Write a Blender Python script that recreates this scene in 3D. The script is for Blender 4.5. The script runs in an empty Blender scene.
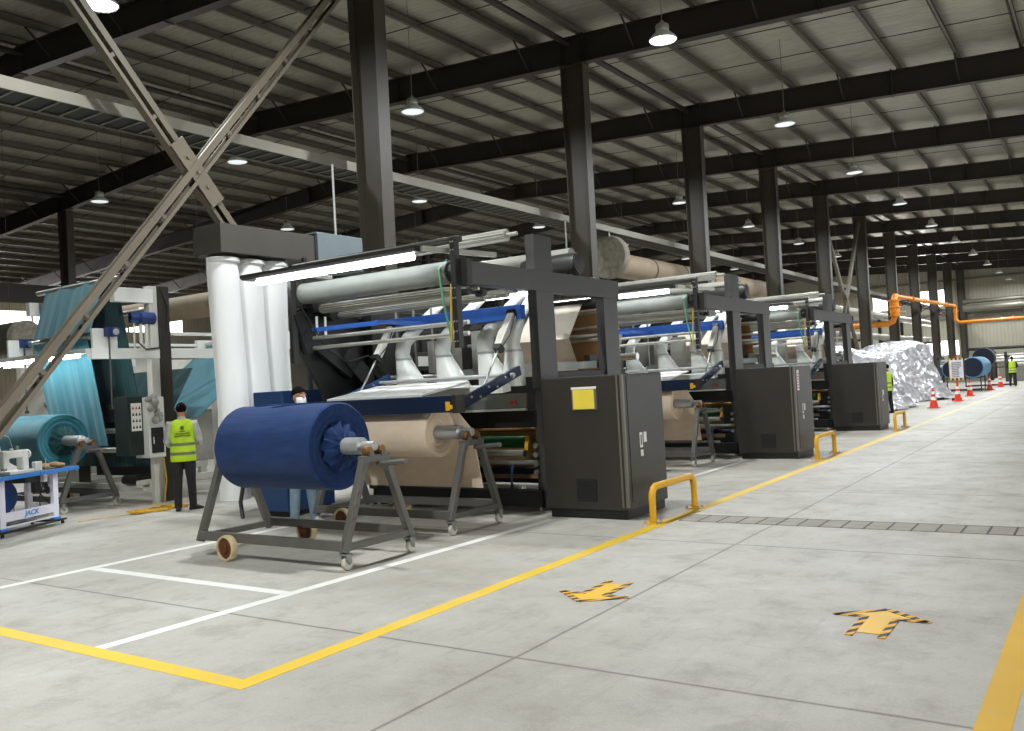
import bpy, bmesh, math, random
from mathutils import Vector, Matrix, noise as mnoise
R = math.radians
PI = math.pi
random.seed(7)
SC = bpy.context.scene
COL = SC.collection

# ------------------------------------------------------------------ camera, world, light, exposure
def cam_matrix(yaw, pitch, roll, h):
    f = Vector((-math.sin(yaw)*math.cos(pitch), math.cos(yaw)*math.cos(pitch), math.sin(pitch)))
    r = Vector((math.cos(yaw), math.sin(yaw), 0)); u = r.cross(f)
    r2 = math.cos(roll)*r+math.sin(roll)*u; u2 = -math.sin(roll)*r+math.cos(roll)*u
    m = Matrix.Identity(4)
    for i in range(3):
        m[i][0] = r2[i]; m[i][1] = u2[i]; m[i][2] = -f[i]
    m[2][3] = h
    return m
cd = bpy.data.cameras.new('camera')
cd.sensor_fit = 'HORIZONTAL'; cd.sensor_width = 36.0; cd.lens = 36.0*883.9965/1024
cd.clip_start = 0.05; cd.clip_end = 400
cam = bpy.data.objects.new('camera', cd); COL.objects.link(cam)
cam.matrix_world = cam_matrix(0.596148545, 0.0210006790, -0.0553379332, 1.75)
SC.camera = cam

W = bpy.data.worlds.new('world'); SC.world = W; W.use_nodes = True
bg = W.node_tree.nodes['Background']
bg.inputs[0].default_value = (0.86, 0.93, 1.0, 1); bg.inputs[1].default_value = 4.0

def area(name, loc, rot, sx, sy, power, col=(1, 1, 1), shape='RECTANGLE', spread=180):
    l = bpy.data.lights.new(name, 'AREA'); l.shape = shape; l.size = sx
    if shape in ('RECTANGLE', 'ELLIPSE'): l.size_y = sy
    l.energy = power; l.color = col; l.spread = R(spread)
    o = bpy.data.objects.new(name, l); COL.objects.link(o); o.location = loc; o.rotation_euler = rot
    return o
# daylight through the open doors of the side wall
DAY = (1.0, 0.975, 0.93)
for yy, pw in ((5.0, 330), (24.0, 110), (45.0, 200), (68.0, 260)):
    area('door_daylight', (8.9, yy, 3.0), (0, R(90), 0), 5.4, 7.4, pw, DAY)
# daylight through the window bands
area('window_daylight', (-61.3, 32.0, 7.95), (0, R(-90), 0), 1.2, 23.5, 2600, DAY)
area('window_daylight', (-13.85, 92.85, 7.7), (R(-90), 0, 0), 2.8, 1.5, 500, DAY)
area('window_daylight', (-16.2, 92.85, 2.9), (R(-90), 0, 0), 8.4, 1.3, 500, DAY)
LAMP_POWER = 520
SC.view_settings.view_transform = 'Standard'
try: SC.view_settings.look = 'None'
except Exception: pass
SC.view_settings.gamma = 1.0; SC.view_settings.use_curve_mapping = False
SC.view_settings.exposure = 0.0
SC.cycles.use_denoising = True
SC.cycles.max_bounces = 6; SC.cycles.diffuse_bounces = 4; SC.cycles.glossy_bounces = 3
SC.cycles.sample_clamp_indirect = 6.0
SC.cycles.caustics_reflective = False; SC.cycles.caustics_refractive = False

# ------------------------------------------------------------------ materials
def lin(c):
    c = c/255.0
    return c/12.92 if c <= 0.04045 else ((c+0.055)/1.055)**2.4
def rgb(r, g, b): return (lin(r), lin(g), lin(b), 1)
class NT:
    def __init__(s, name):
        s.m = bpy.data.materials.new(name); s.m.use_nodes = True; s.t = s.m.node_tree
        s.b = s.t.nodes['Principled BSDF']
    def n(s, typ, **kw):
        x = s.t.nodes.new(typ)
        for k, v in kw.items():
            if k.startswith('i_'):
                key = k[2:]; key = int(key) if key.isdigit() else key.replace('_', ' ')
                x.inputs[key].default_value = v
            else: setattr(x, k, v)
        return x
    def l(s, a, b): s.t.links.new(a, b)
    def ramp(s, fac, stops):
        x = s.n('ShaderNodeValToRGB'); e = x.color_ramp.elements
        while len(e) < len(stops): e.new(0.5)
        for k, (p, c) in enumerate(stops): e[k].position = p; e[k].color = c
        s.l(fac, x.inputs[0]); return x.outputs[0]
    def mix(s, fac, a, b, mode='MIX'):
        x = s.n('ShaderNodeMix', data_type='RGBA', blend_type=mode)
        for sock, v in ((x.inputs[0], fac), (x.inputs[6], a), (x.inputs[7], b)):
            if hasattr(v, 'is_linked') or hasattr(v, 'links'): s.l(v, sock)
            else: sock.default_value = v
        return x.outputs[2]
    def math(s, op, a, b=None, clamp=False):
        x = s.n('ShaderNodeMath', operation=op, use_clamp=clamp)
        for i, v in enumerate((a, b)):
            if v is None: continue
            if hasattr(v, 'links'): s.l(v, x.inputs[i])
            else: x.inputs[i].default_value = v
        return x.outputs[0]
    def bump(s, h, strength, dist=0.01):
        x = s.n('ShaderNodeBump'); x.inputs['Strength'].default_value = strength; x.inputs['Distance'].default_value = dist
        s.l(h, x.inputs['Height']); s.l(x.outputs[0], s.b.inputs['Normal'])
def mat(name, c, rough=0.5, metal=0.0, var=0.08, scale=6.0, bump=0.0, bscale=40.0, stretch=None, spec=None):
    t = NT(name); b = t.b; b.inputs['Roughness'].default_value = rough; b.inputs['Metallic'].default_value = metal
    if spec is not None: b.inputs['Specular IOR Level'].default_value = spec
    col = rgb(*c); tc = t.n('ShaderNodeTexCoord'); co = tc.outputs['Object']
    if stretch:
        mp = t.n('ShaderNodeMapping'); mp.inputs['Scale'].default_value = stretch; t.l(co, mp.inputs[0]); co = mp.outputs[0]
    n = t.n('ShaderNodeTexNoise', i_Scale=scale, i_Detail=4.0); t.l(co, n.inputs['Vector'])
    lo = tuple(v*(1-var) for v in col[:3])+(1,); hi = tuple(min(1, v*(1+var)) for v in col[:3])+(1,)
    t.l(t.ramp(n.outputs['Fac'], [(0.3, lo), (0.7, hi)]), b.inputs['Base Color'])
    if bump:
        n2 = t.n('ShaderNodeTexNoise', i_Scale=bscale, i_Detail=3.0); t.l(co, n2.inputs['Vector']); t.bump(n2.outputs['Fac'], bump)
    return t.m
def emit(name, c, s):
    t = NT(name); t.b.inputs['Base Color'].default_value = (0.8, 0.8, 0.8, 1)
    t.b.inputs['Emission Color'].default_value = c; t.b.inputs['Emission Strength'].default_value = s
    return t.m
def fabric(name, c, rough=0.85, var=0.12, fold=(1, 1, 1), fscale=3.0, bump=0.3, weave=300.0, sheen=0.25):
    t = NT(name); b = t.b; b.inputs['Roughness'].default_value = rough; b.inputs['Sheen Weight'].default_value = sheen
    b.inputs['Specular IOR Level'].default_value = 0.25
    col = rgb(*c); tc = t.n('ShaderNodeTexCoord'); mp = t.n('ShaderNodeMapping'); mp.inputs['Scale'].default_value = fold
    t.l(tc.outputs['Object'], mp.inputs[0])
    n = t.n('ShaderNodeTexNoise', i_Scale=fscale, i_Detail=5.0, i_Roughness=0.55); t.l(mp.outputs[0], n.inputs['Vector'])
    lo = tuple(v*(1-var) for v in col[:3])+(1,); hi = tuple(min(1, v*(1+var)) for v in col[:3])+(1,)
    t.l(t.ramp(n.outputs['Fac'], [(0.3, lo), (0.7, hi)]), b.inputs['Base Color'])
    w = t.n('ShaderNodeTexNoise', i_Scale=weave, i_Detail=1.0); t.l(tc.outputs['Object'], w.inputs['Vector'])
    h = t.math('ADD', t.math('MULTIPLY', n.outputs['Fac'], 3.0), t.math('MULTIPLY', w.outputs['Fac'], 0.15))
    t.bump(h, bump, 0.02)
    return t.m

def concrete():
    t = NT('concrete'); b = t.b; g = t.n('ShaderNodeNewGeometry'); pos = g.outputs['Position']
    n1 = t.n('ShaderNodeTexNoise', i_Scale=0.35, i_Detail=8.0, i_Roughness=0.62); t.l(pos, n1.inputs['Vector'])
    n2 = t.n('ShaderNodeTexNoise', i_Scale=2.2, i_Detail=9.0, i_Roughness=0.72, i_Distortion=0.08); t.l(pos, n2.inputs['Vector'])
    n3 = t.n('ShaderNodeTexNoise', i_Scale=60.0, i_Detail=3.0); t.l(pos, n3.inputs['Vector'])
    c = t.ramp(n1.outputs['Fac'], [(0.28, rgb(152, 146, 134)), (0.5, rgb(177, 172, 161)), (0.74, rgb(190, 187, 178))])
    c = t.mix(t.ramp(n2.outputs['Fac'], [(0.36, (0.5, 0.5, 0.5, 1)), (0.5, (0, 0, 0, 1))]), c, rgb(140, 134, 122))
    c = t.mix(t.ramp(n2.outputs['Fac'], [(0.56, (0, 0, 0, 1)), (0.72, (0.4, 0.4, 0.4, 1))]), c, rgb(200, 199, 192))
    c = t.mix(0.12, c, t.ramp(n3.outputs['Fac'], [(0.3, rgb(120, 116, 108)), (0.7, rgb(205, 203, 197))]))
    # fine scuffs
    mp = t.n('ShaderNodeMapping'); mp.inputs['Scale'].default_value = (0.6, 1.1, 1); mp.inputs['Rotation'].default_value = (0, 0, 0.7); t.l(pos, mp.inputs[0])
    v = t.n('ShaderNodeTexVoronoi', feature='DISTANCE_TO_EDGE', i_Scale=0.55)
    nd = t.n('ShaderNodeTexNoise', i_Scale=1.4, i_Detail=4.0); t.l(mp.outputs[0], nd.inputs['Vector'])
    av = t.n('ShaderNodeVectorMath', operation='MULTIPLY_ADD'); t.l(nd.outputs['Color'], av.inputs[0]); av.inputs[1].default_value = (1.2, 1.2, 0); t.l(mp.outputs[0], av.inputs[2])
    t.l(av.outputs[0], v.inputs['Vector'])
    ed = t.ramp(v.outputs['Distance'], [(0.0, (1, 1, 1, 1)), (0.012, (0, 0, 0, 1))])
    msk = t.ramp(n2.outputs['Fac'], [(0.5, (0, 0, 0, 1)), (0.62, (0.26, 0.26, 0.26, 1))])
    c = t.mix(t.mix(1.0, ed, msk, 'MULTIPLY'), c, rgb(112, 107, 98))
    mp2 = t.n('ShaderNodeMapping'); mp2.inputs['Scale'].default_value = (4.5, 0.5, 1); mp2.inputs['Rotation'].default_value = (0, 0, -1.15); t.l(pos, mp2.inputs[0])
    ns = t.n('ShaderNodeTexNoise', i_Scale=1.6, i_Detail=7.0, i_Roughness=0.7); t.l(mp2.outputs[0], ns.inputs['Vector'])
    c = t.mix(t.ramp(ns.outputs['Fac'], [(0.56, (0, 0, 0, 1)), (0.74, (0.5, 0.5, 0.5, 1))]), c, rgb(140, 134, 122))
    # saw-cut joints
    sp = t.n('ShaderNodeSeparateXYZ'); t.l(pos, sp.inputs[0])
    wob = t.n('ShaderNodeTexNoise', i_Scale=1.5, i_Detail=2.0); t.l(pos, wob.inputs['Vector'])
    wv = t.math('MULTIPLY', t.math('SUBTRACT', wob.outputs['Fac'], 0.5), 0.02)
    def joint(axis, off, per, wd):
        a = t.math('ADD', t.math('SUBTRACT', sp.outputs[axis], off), wv)
        a = t.math('ABSOLUTE', t.math('SUBTRACT', a, t.math('MULTIPLY', t.math('ROUND', t.math('DIVIDE', a, per)), per)))
        return t.math('SUBTRACT', 1.0, t.math('DIVIDE', a, wd), True)
    j = t.math('MAXIMUM', joint(1, 4.67, 4.0, 0.022), joint(0, -3.27, 9.0, 0.02))
    c = t.mix(t.math('MULTIPLY', j, 0.85), c, rgb(92, 86, 76))
    t.l(c, b.inputs['Base Color'])
    t.l(t.ramp(n2.outputs['Fac'], [(0.3, (0.62, 0.62, 0.62, 1)), (0.7, (0.42, 0.42, 0.42, 1))]), b.inputs['Roughness'])
    b.inputs['Specular IOR Level'].default_value = 0.35
    t.bump(t.math('SUBTRACT', n3.outputs['Fac'], t.math('MULTIPLY', j, 3.0)), 0.12, 0.01)
    return t.m
def roof_foil():
    t = NT('roof_insulation_foil'); b = t.b; g = t.n('ShaderNodeNewGeometry'); pos = g.outputs['Position']
    mp = t.n('ShaderNodeMapping'); mp.inputs['Scale'].default_value = (0.7, 5.0, 1); t.l(pos, mp.inputs[0])
    n = t.n('ShaderNodeTexNoise', i_Scale=2.4, i_Detail=5.0, i_Distortion=1.0); t.l(mp.outputs[0], n.inputs['Vector'])
    n2 = t.n('ShaderNodeTexNoise', i_Scale=0.35, i_Detail=3.0); t.l(pos, n2.inputs['Vector'])
    c = t.ramp(n.outputs['Fac'], [(0.3, rgb(164, 160, 146)), (0.7, rgb(204, 200, 186))])
    c = t.mix(t.math('MULTIPLY', n2.outputs['Fac'], 0.5), c, rgb(140, 135, 122)); t.l(c, b.inputs['Base Color'])
    b.inputs['Metallic'].default_value = 0.55; b.inputs['Roughness'].default_value = 0.42
    t.bump(n.outputs['Fac'], 0.5, 0.05)
    return t.m
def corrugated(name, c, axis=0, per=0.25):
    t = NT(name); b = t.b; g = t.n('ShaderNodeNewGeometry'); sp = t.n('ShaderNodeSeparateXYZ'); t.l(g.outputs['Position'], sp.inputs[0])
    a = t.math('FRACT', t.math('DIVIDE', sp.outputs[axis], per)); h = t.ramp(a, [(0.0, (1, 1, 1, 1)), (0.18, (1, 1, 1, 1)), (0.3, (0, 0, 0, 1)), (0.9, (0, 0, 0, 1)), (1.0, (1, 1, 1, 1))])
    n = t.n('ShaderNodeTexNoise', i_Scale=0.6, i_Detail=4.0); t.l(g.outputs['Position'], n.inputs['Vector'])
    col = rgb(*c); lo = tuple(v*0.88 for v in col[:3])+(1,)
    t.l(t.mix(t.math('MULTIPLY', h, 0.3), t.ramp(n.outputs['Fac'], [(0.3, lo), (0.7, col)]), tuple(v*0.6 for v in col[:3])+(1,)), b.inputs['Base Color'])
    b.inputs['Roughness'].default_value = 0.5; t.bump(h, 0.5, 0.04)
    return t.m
def hazard(name, c1, c2, per, ang):
    t = NT(name); b = t.b; tc = t.n('ShaderNodeTexCoord'); mp = t.n('ShaderNodeMapping'); mp.inputs['Rotation'].default_value = (0, 0, ang)
    t.l(tc.outputs['Object'], mp.inputs[0]); sp = t.n('ShaderNodeSeparateXYZ'); t.l(mp.outputs[0], sp.inputs[0])
    f = t.math('GREATER_THAN', t.math('FRACT', t.math('DIVIDE', sp.outputs[0], per)), 0.5)
    t.l(t.mix(f, rgb(*c1), rgb(*c2)), b.inputs['Base Color']); b.inputs['Roughness'].default_value = 0.6
    return t.m
def worn_paint(name, c, wear=0.5, under=(176, 172, 162)):
    t = NT(name); b = t.b; g = t.n('ShaderNodeNewGeometry')
    n = t.n('ShaderNodeTexNoise', i_Scale=3.5, i_Detail=8.0, i_Roughness=0.7); t.l(g.outputs['Position'], n.inputs['Vector'])
    n2 = t.n('ShaderNodeTexNoise', i_Scale=1.1, i_Detail=3.0); t.l(g.outputs['Position'], n2.inputs['Vector'])
    base = rgb(*c); c2 = t.ramp(n2.outputs['Fac'], [(0.3, tuple(v*0.86 for v in base[:3])+(1,)), (0.7, base)])
    f = t.ramp(n.outputs['Fac'], [(0.52, (0, 0, 0, 1)), (0.8, (wear, wear, wear, 1))])
    t.l(t.mix(f, c2, rgb(*under)), b.inputs['Base Color']); b.inputs['Roughness'].default_value = 0.5
    return t.m
def cloth_wrinkle(name, c, metal=0.0, rough=0.4, scale=2.0, strength=0.8):
    t = NT(name); b = t.b; tc = t.n('ShaderNodeTexCoord'); b.inputs['Metallic'].default_value = metal; b.inputs['Roughness'].default_value = rough
    nd = t.n('ShaderNodeTexNoise', i_Scale=scale, i_Detail=2.0); t.l(tc.outputs['Object'], nd.inputs['Vector'])
    av = t.n('ShaderNodeVectorMath', operation='MULTIPLY_ADD'); t.l(nd.outputs['Color'], av.inputs[0]); av.inputs[1].default_value = (0.6, 0.6, 0.6); t.l(tc.outputs['Object'], av.inputs[2])
    v = t.n('ShaderNodeTexVoronoi', feature='F1', i_Scale=scale); t.l(av.outputs[0], v.inputs['Vector'])
    col = rgb(*c); n = t.n('ShaderNodeTexNoise', i_Scale=scale*2, i_Detail=4.0); t.l(tc.outputs['Object'], n.inputs['Vector'])
    t.l(t.ramp(n.outputs['Fac'], [(0.3, tuple(x*0.82 for x in col[:3])+(1,)), (0.7, col)]), b.inputs['Base Color'])
    t.bump(v.outputs['Distance'], strength, 0.12)
    return t.m

M = dict(
 concrete=concrete(), roof=roof_foil(),
 steel=mat('brown_painted_steel', (40, 34, 27), 0.55, 0.0, 0.1, 2.0), steel_lit=mat('brown_steel_lit_tone', (62, 56, 46), 0.5, 0.0, 0.1, 2.0), purlin=mat('galvanised_purlin', (104, 99, 87), 0.5, 0.3, 0.1, 3.0),  # one steel paint in two tones: lightened for lit columns, darker for rafters
 brace=mat('primed_brace_steel', (106, 97, 82), 0.5, 0.1, 0.12, 2.0), tray=mat('galvanised_tray', (118, 114, 102), 0.45, 0.4, 0.06, 2.0),
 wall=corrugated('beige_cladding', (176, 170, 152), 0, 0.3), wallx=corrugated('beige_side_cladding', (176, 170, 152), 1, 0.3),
 cab=mat('charcoal_powder_coat', (53, 49, 43), 0.42, 0.1, 0.06, 3.0, 0.05, 200), cabedge=mat('grey_cabinet_corner', (118, 113, 103), 0.4, 0.3),
 black=mat('black_paint', (20, 20, 19), 0.5), frame=mat('machine_grey_frame', (68, 67, 64), 0.4, 0.2, 0.06, 4.0), dframe=mat('machine_dark_frame', (44, 43, 41), 0.45, 0.2),
 trolley=mat('trolley_grey_paint', (98, 96, 91), 0.45, 0.2, 0.1, 5.0), castor=mat('white_castor_nylon', (205, 200, 188), 0.5), rust=mat('brown_iron_hub', (104, 58, 32), 0.6, 0.2, 0.25, 12.0),
 tyre=mat('cream_rubber_tyre', (212, 192, 148), 0.6, 0, 0.1, 14), bronze=mat('bronze_roller', (134, 96, 50), 0.4, 0.5, 0.15, 20), pipe=mat('grey_core_pipe', (176, 176, 174), 0.4, 0.4, 0.08, 8),
 chrome=mat('satin_roller_steel', (196, 194, 186), 0.28, 0.75, 0.06, 6.0), alu=mat('grey_drum', (132, 136, 130), 0.65, 0.1, 0.08, 2.5), flut=mat('fluted_roller', (176, 174, 164), 0.35, 0.3, 0.08, 5),
 white=mat('white_enamel', (222, 222, 216), 0.6, 0, 0.04, 4), offwhite=mat('cream_enamel', (206, 204, 194), 0.45, 0, 0.05, 4), duct=mat('white_duct', (216, 218, 212), 0.35, 0.0, 0.05, 4),
 navy=mat('navy_paint', (20, 36, 62), 0.38, 0.1, 0.08, 4), bluebeam=mat('blue_beam_paint', (52, 100, 186), 0.4, 0, 0.08, 4), bluebox=mat('blue_enamel', (34, 66, 112), 0.45, 0, 0.06, 3),
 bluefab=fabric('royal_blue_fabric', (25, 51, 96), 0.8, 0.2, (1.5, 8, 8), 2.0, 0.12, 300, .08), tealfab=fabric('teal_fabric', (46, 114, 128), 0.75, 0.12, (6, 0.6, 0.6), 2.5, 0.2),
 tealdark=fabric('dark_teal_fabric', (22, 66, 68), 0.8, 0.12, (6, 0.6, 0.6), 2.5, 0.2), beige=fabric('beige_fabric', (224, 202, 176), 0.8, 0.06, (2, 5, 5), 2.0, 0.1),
 tan=fabric('tan_fabric', (168, 128, 84), 0.8, 0.08, (3, 0.6, 0.6), 2.0, 0.1), beige_lit=fabric('beige_fabric_lit_tone', (226, 216, 200), 0.8, 0.04),
 bag=fabric('white_filter_bag', (236, 236, 234), 0.8, 0.03, (3, 3, 0.5), 1.6, 0.2, 120), felt=mat('insulation_felt', (132, 126, 112), 0.9, 0, 0.3, 7, 0.6, 25),
 ductbr=mat('insulated_duct_jacket', (150, 134, 112), 0.7, 0.0, 0.1, 3, 0.2, 8),
 plenum=mat('dust_plenum_grey', (72, 68, 61), 0.5, 0.1, 0.1, 2), plenumb=mat('blue_grey_sheet', (116, 128, 132), 0.5, 0.2, 0.08, 2),
 yellow=mat('safety_yellow_paint', (226, 170, 18), 0.45, 0, 0.08, 8), yline=worn_paint('yellow_floor_paint', (234, 194, 44), 0.45), yright=worn_paint('deep_yellow_floor_paint', (222, 172, 20), 0.25), yarrow=worn_paint('arrow_yellow_paint', (238, 190, 26), 0.3), yfaint=worn_paint('worn_yellow_floor_paint', (214, 196, 110), 0.95), wline=worn_paint('white_floor_paint', (238, 237, 230), 0.3),
 hazard=hazard('black_yellow_tape', (226, 164, 40), (28, 26, 24), 0.09, 0.6), notice=mat('yellow_paper', (240, 214, 70), 0.6, 0, 0.03), paper=mat('white_paper', (236, 234, 228), 0.6, 0, 0.02),
 tube=emit('fluorescent_tube', (0.94, 0.98, 1.0, 1), 14.0), tubel=emit('bright_fluorescent_tube', (0.94, 0.98, 1.0, 1), 46.0), lens=emit('lamp_lens', (0.9, 0.97, 1.0, 1), 7.0), lensdim=emit('lamp_lens_dim', (0.86, 0.95, 1.0, 1), 0.75),
 lampgrey=mat('lamp_housing', (170, 168, 158), 0.4, 0.5), cord=mat('lamp_cord', (120, 116, 104), 0.6),
 orange=mat('orange_gas_pipe', (216, 130, 24), 0.45, 0, 0.1, 4), coneor=mat('orange_red_cone', (232, 62, 30), 0.5), white_ref=mat('white_reflective_band', (236, 236, 232), 0.5),
 foil=cloth_wrinkle('silver_tarpaulin', (234, 234, 239), 0.66, 0.32, 2.4, 0.9), skin=mat('skin', (196, 142, 112), 0.55, 0, 0.06, 10), hair=mat('black_hair', (9, 8, 8), 0.85, 0, 0.3, 60, 0.5, 160, None, 0.12),
 vest=mat('lime_hi_vis', (196, 232, 40), 0.6, 0, 0.06, 5, 0.3, 12), reflect=mat('reflective_tape', (128, 130, 104), 0.4, 0.3), shirt=mat('grey_white_shirt', (196, 196, 194), 0.75, 0, 0.08, 6, 0.3, 14),
 trousers=mat('dark_trousers', (34, 30, 28), 0.8, 0, 0.15, 8, 0.3, 14), jeans=mat('light_blue_jeans', (116, 138, 150), 0.85, 0, 0.14, 14, 0.3, 30), shoe=mat('black_shoe', (18, 17, 16), 0.5), shoew=mat('white_shoe', (224, 222, 224), 0.5),
 maskw=mat('white_face_mask', (234, 236, 238), 0.7), darkink=mat('dark_ink', (40, 48, 30), 0.6), jackink=mat('blue_lettering', (70, 150, 214), 0.5), tblue=mat('blue_table_edge', (42, 122, 206), 0.4), ttop=mat('grey_green_table_top', (56, 84, 92), 0.5),
 lav=mat('pale_lilac_enamel', (226, 224, 238), 0.4, 0, 0.03), red=mat('red_paint', (214, 44, 34), 0.5), green=mat('green_belt', (20, 92, 44), 0.6), gstrap=mat('green_strap', (92, 168, 128), 0.6), ystrap=mat('yellow_strap', (226, 186, 52), 0.6),
 dgreen=mat('dark_green_black_box', (34, 44, 42), 0.4, 0.1), inox=mat('brushed_inox', (108, 108, 104), 0.35, 0.8, 0.1, 3, 0, 40, (1, 20, 20)), motor=mat('blue_motor', (34, 56, 108), 0.45, 0.2), rag=mat('grey_rag', (150, 146, 140), 0.9, 0, 0.2, 14, 0.5, 30),
 grate=mat('drain_slab', (150, 144, 132), 0.75, 0, 0.16, 3, 0.15, 40), rail=mat('dark_roller_rail', (58, 57, 53), 0.4, 0.4), window=emit('daylit_window_pane', (1, 1, 1, 1), 3.2), screen=mat('dark_screen', (30, 32, 36), 0.25),
 rollblue=fabric('light_blue_fabric', (92, 150, 190), 0.8), rollnavy=fabric('navy_fabric', (24, 32, 48), 0.8), brownwhite=mat('grey_machinery', (136, 134, 126), 0.5, 0.2, 0.15, 3), cable=mat('black_cable', (24, 23, 22), 0.6), ycord=mat('yellow_cord', (214, 166, 30), 0.6, 0, 0.15, 30))

# ------------------------------------------------------------------ geometry helpers
class MB:
    def __init__(s): s.bm = bmesh.new()
    def box(s, x0, x1, y0, y1, z0, z1):
        v = [s.bm.verts.new((x, y, z)) for x in (x0, x1) for y in (y0, y1) for z in (z0, z1)]
        for f in ((0, 1, 3, 2), (4, 6, 7, 5), (0, 4, 5, 1), (2, 3, 7, 6), (0, 2, 6, 4), (1, 5, 7, 3)): s.bm.faces.new([v[i] for i in f])
        return s
    def bar(s, p, q, w, h, up=(0, 0, 1)):     # box along p->q, w across, h along up
        p = Vector(p); q = Vector(q); d = (q-p).normalized(); u = Vector(up)
        if abs(d.dot(u)) > 0.99: u = Vector((0, 1, 0))
        a = d.cross(u).normalized(); u = a.cross(d).normalized()
        v = [s.bm.verts.new(c+a*(i*w/2)+u*(j*h/2)) for c in (p, q) for i in (-1, 1) for j in (-1, 1)]
        for f in ((0, 1, 3, 2), (4, 6, 7, 5), (0, 4, 5, 1), (2, 3, 7, 6), (0, 2, 6, 4), (1, 5, 7, 3)): s.bm.faces.new([v[i] for i in f])
        return s
    def rings(s, rs, close=False, cap=True):
        vs = [[s.bm.verts.new(c) for c in r] for r in rs]; n = len(vs[0]); k = len(vs)
        for i in range(k if close else k-1):
            a, b = vs[i], vs[(i+1) % k]
            for j in range(n): s.bm.faces.new((a[j], a[(j+1) % n], b[(j+1) % n], b[j]))
        if cap and not close:
            s.bm.faces.new(vs[0][::-1]); s.bm.faces.new(vs[-1])
        return s
    def tube(s, p, q, r, n=12, r2=None, cap=True):
        return s.path([p, q], r, n, radii=[r, r if r2 is None else r2], cap=cap)
    def path(s, pts, r, n=10, radii=None, cap=True, close=False, flat=None):
        pts = [Vector(p) for p in pts]; k = len(pts); out = []; ref = None
        for i, p in enumerate(pts):
            if close: d = (pts[(i+1) % k]-pts[i-1])
            else: d = (pts[min(i+1, k-1)]-pts[max(i-1, 0)])
            d.normalize()
            if ref is None:
                ref = Vector((0, 0, 1)) if abs(d.z) < 0.9 else Vector((1, 0, 0))
            a = d.cross(ref).normalized(); u = a.cross(d).normalized(); ref = u
            rr = radii[i] if radii else r
            ra, ru = (rr if isinstance(rr, tuple) else (rr, rr))
            out.append([p+a*(math.cos(2*PI*j/n)*ra)+u*(math.sin(2*PI*j/n)*ru) for j in range(n)])
        return s.rings(out, close, cap)
    def lathe(s, prof, c=(0, 0, 0), axis='Z', n=24, cap=True, close=False):   # prof: list of (r, t)
        c = Vector(c); out = []
        for r, t in prof:
            ring = []
            for j in range(n):
                a = 2*PI*j/n; u, v = math.cos(a)*max(r, 1e-4), math.sin(a)*max(r, 1e-4)
                ring.append(c+Vector({'X': (t, u, v), 'Y': (v, t, u), 'Z': (u, v, t)}[axis]))
            out.append(ring)
        return s.rings(out, close, cap)
    def prism(s, poly, axis, a, b):   # poly 2D in remaining axes order (X:(y,z) Y:(x,z) Z:(x,y))
        f = {'X': lambda t, u, v: (t, u, v), 'Y': lambda t, u, v: (u, t, v), 'Z': lambda t, u, v: (u, v, t)}[axis]
        return s.rings([[Vector(f(a, u, v)) for u, v in poly], [Vector(f(b, u, v)) for u, v in poly]])
    def sheet(s, rows, th=0.012):     # grid of points, thickened along vertex normals later
        g = [[Vector(p) for p in r] for r in rows]; nr, nc = len(g), len(g[0])
        def nor(i, j):
            a = g[min(i+1, nr-1)][j]-g[max(i-1, 0)][j]; b = g[i][min(j+1, nc-1)]-g[i][max(j-1, 0)]
            n = a.cross(b); return n.normalized() if n.length > 1e-9 else Vector((0, 0, 1))
        T = [[s.bm.verts.new(g[i][j]+nor(i, j)*th/2) for j in range(nc)] for i in range(nr)]
        B = [[s.bm.verts.new(g[i][j]-nor(i, j)*th/2) for j in range(nc)] for i in range(nr)]
        F = s.bm.faces.new
        for i in range(nr-1):
            for j in range(nc-1):
                F((T[i][j], T[i+1][j], T[i+1][j+1], T[i][j+1])); F((B[i][j], B[i][j+1], B[i+1][j+1], B[i+1][j]))
        for i in range(nr-1):
            F((T[i][0], B[i][0], B[i+1][0], T[i+1][0])); F((T[i][-1], T[i+1][-1], B[i+1][-1], B[i][-1]))
        for j in range(nc-1):
            F((T[0][j], T[0][j+1], B[0][j+1], B[0][j])); F((T[-1][j], B[-1][j], B[-1][j+1], T[-1][j+1]))
        return s
    def ball(s, c, r, n=10, m=8):
        r = (r, r, r) if not isinstance(r, tuple) else r; c = Vector(c)
        return s.rings([[c+Vector((math.cos(2*PI*j/n)*math.sin(PI*i/m)*r[0], math.sin(2*PI*j/n)*math.sin(PI*i/m)*r[1], -math.cos(PI*i/m)*r[2])) for j in range(n)] for i in [0.03]+list(range(1, m))+[m-0.03]])
    def build(s, name, material, parent=None, bevel=0.0, smooth=None, rot=None):
        bm = s.bm; bmesh.ops.recalc_face_normals(bm, faces=bm.faces[:])
        if bevel:
            ed = [e for e in bm.edges if len(e.link_faces) == 2 and e.calc_face_angle(0) > 0.6]
            bmesh.ops.bevel(bm, geom=ed, offset=bevel, segments=2, profile=0.6, affect='EDGES', clamp_overlap=True)
        org = root_org(parent)
        if org.length > 0: bmesh.ops.translate(bm, verts=bm.verts[:], vec=-org)
        if smooth is not None:
            for f in bm.faces: f.smooth = True
            for e in bm.edges: e.smooth = (len(e.link_faces) != 2) or e.calc_face_angle(0) < smooth
        me = bpy.data.meshes.new(name); bm.to_mesh(me); bm.free()
        me.materials.append(material)
        o = bpy.data.objects.new(name, me); COL.objects.link(o)
        if parent: o.parent = parent
        return o
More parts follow.
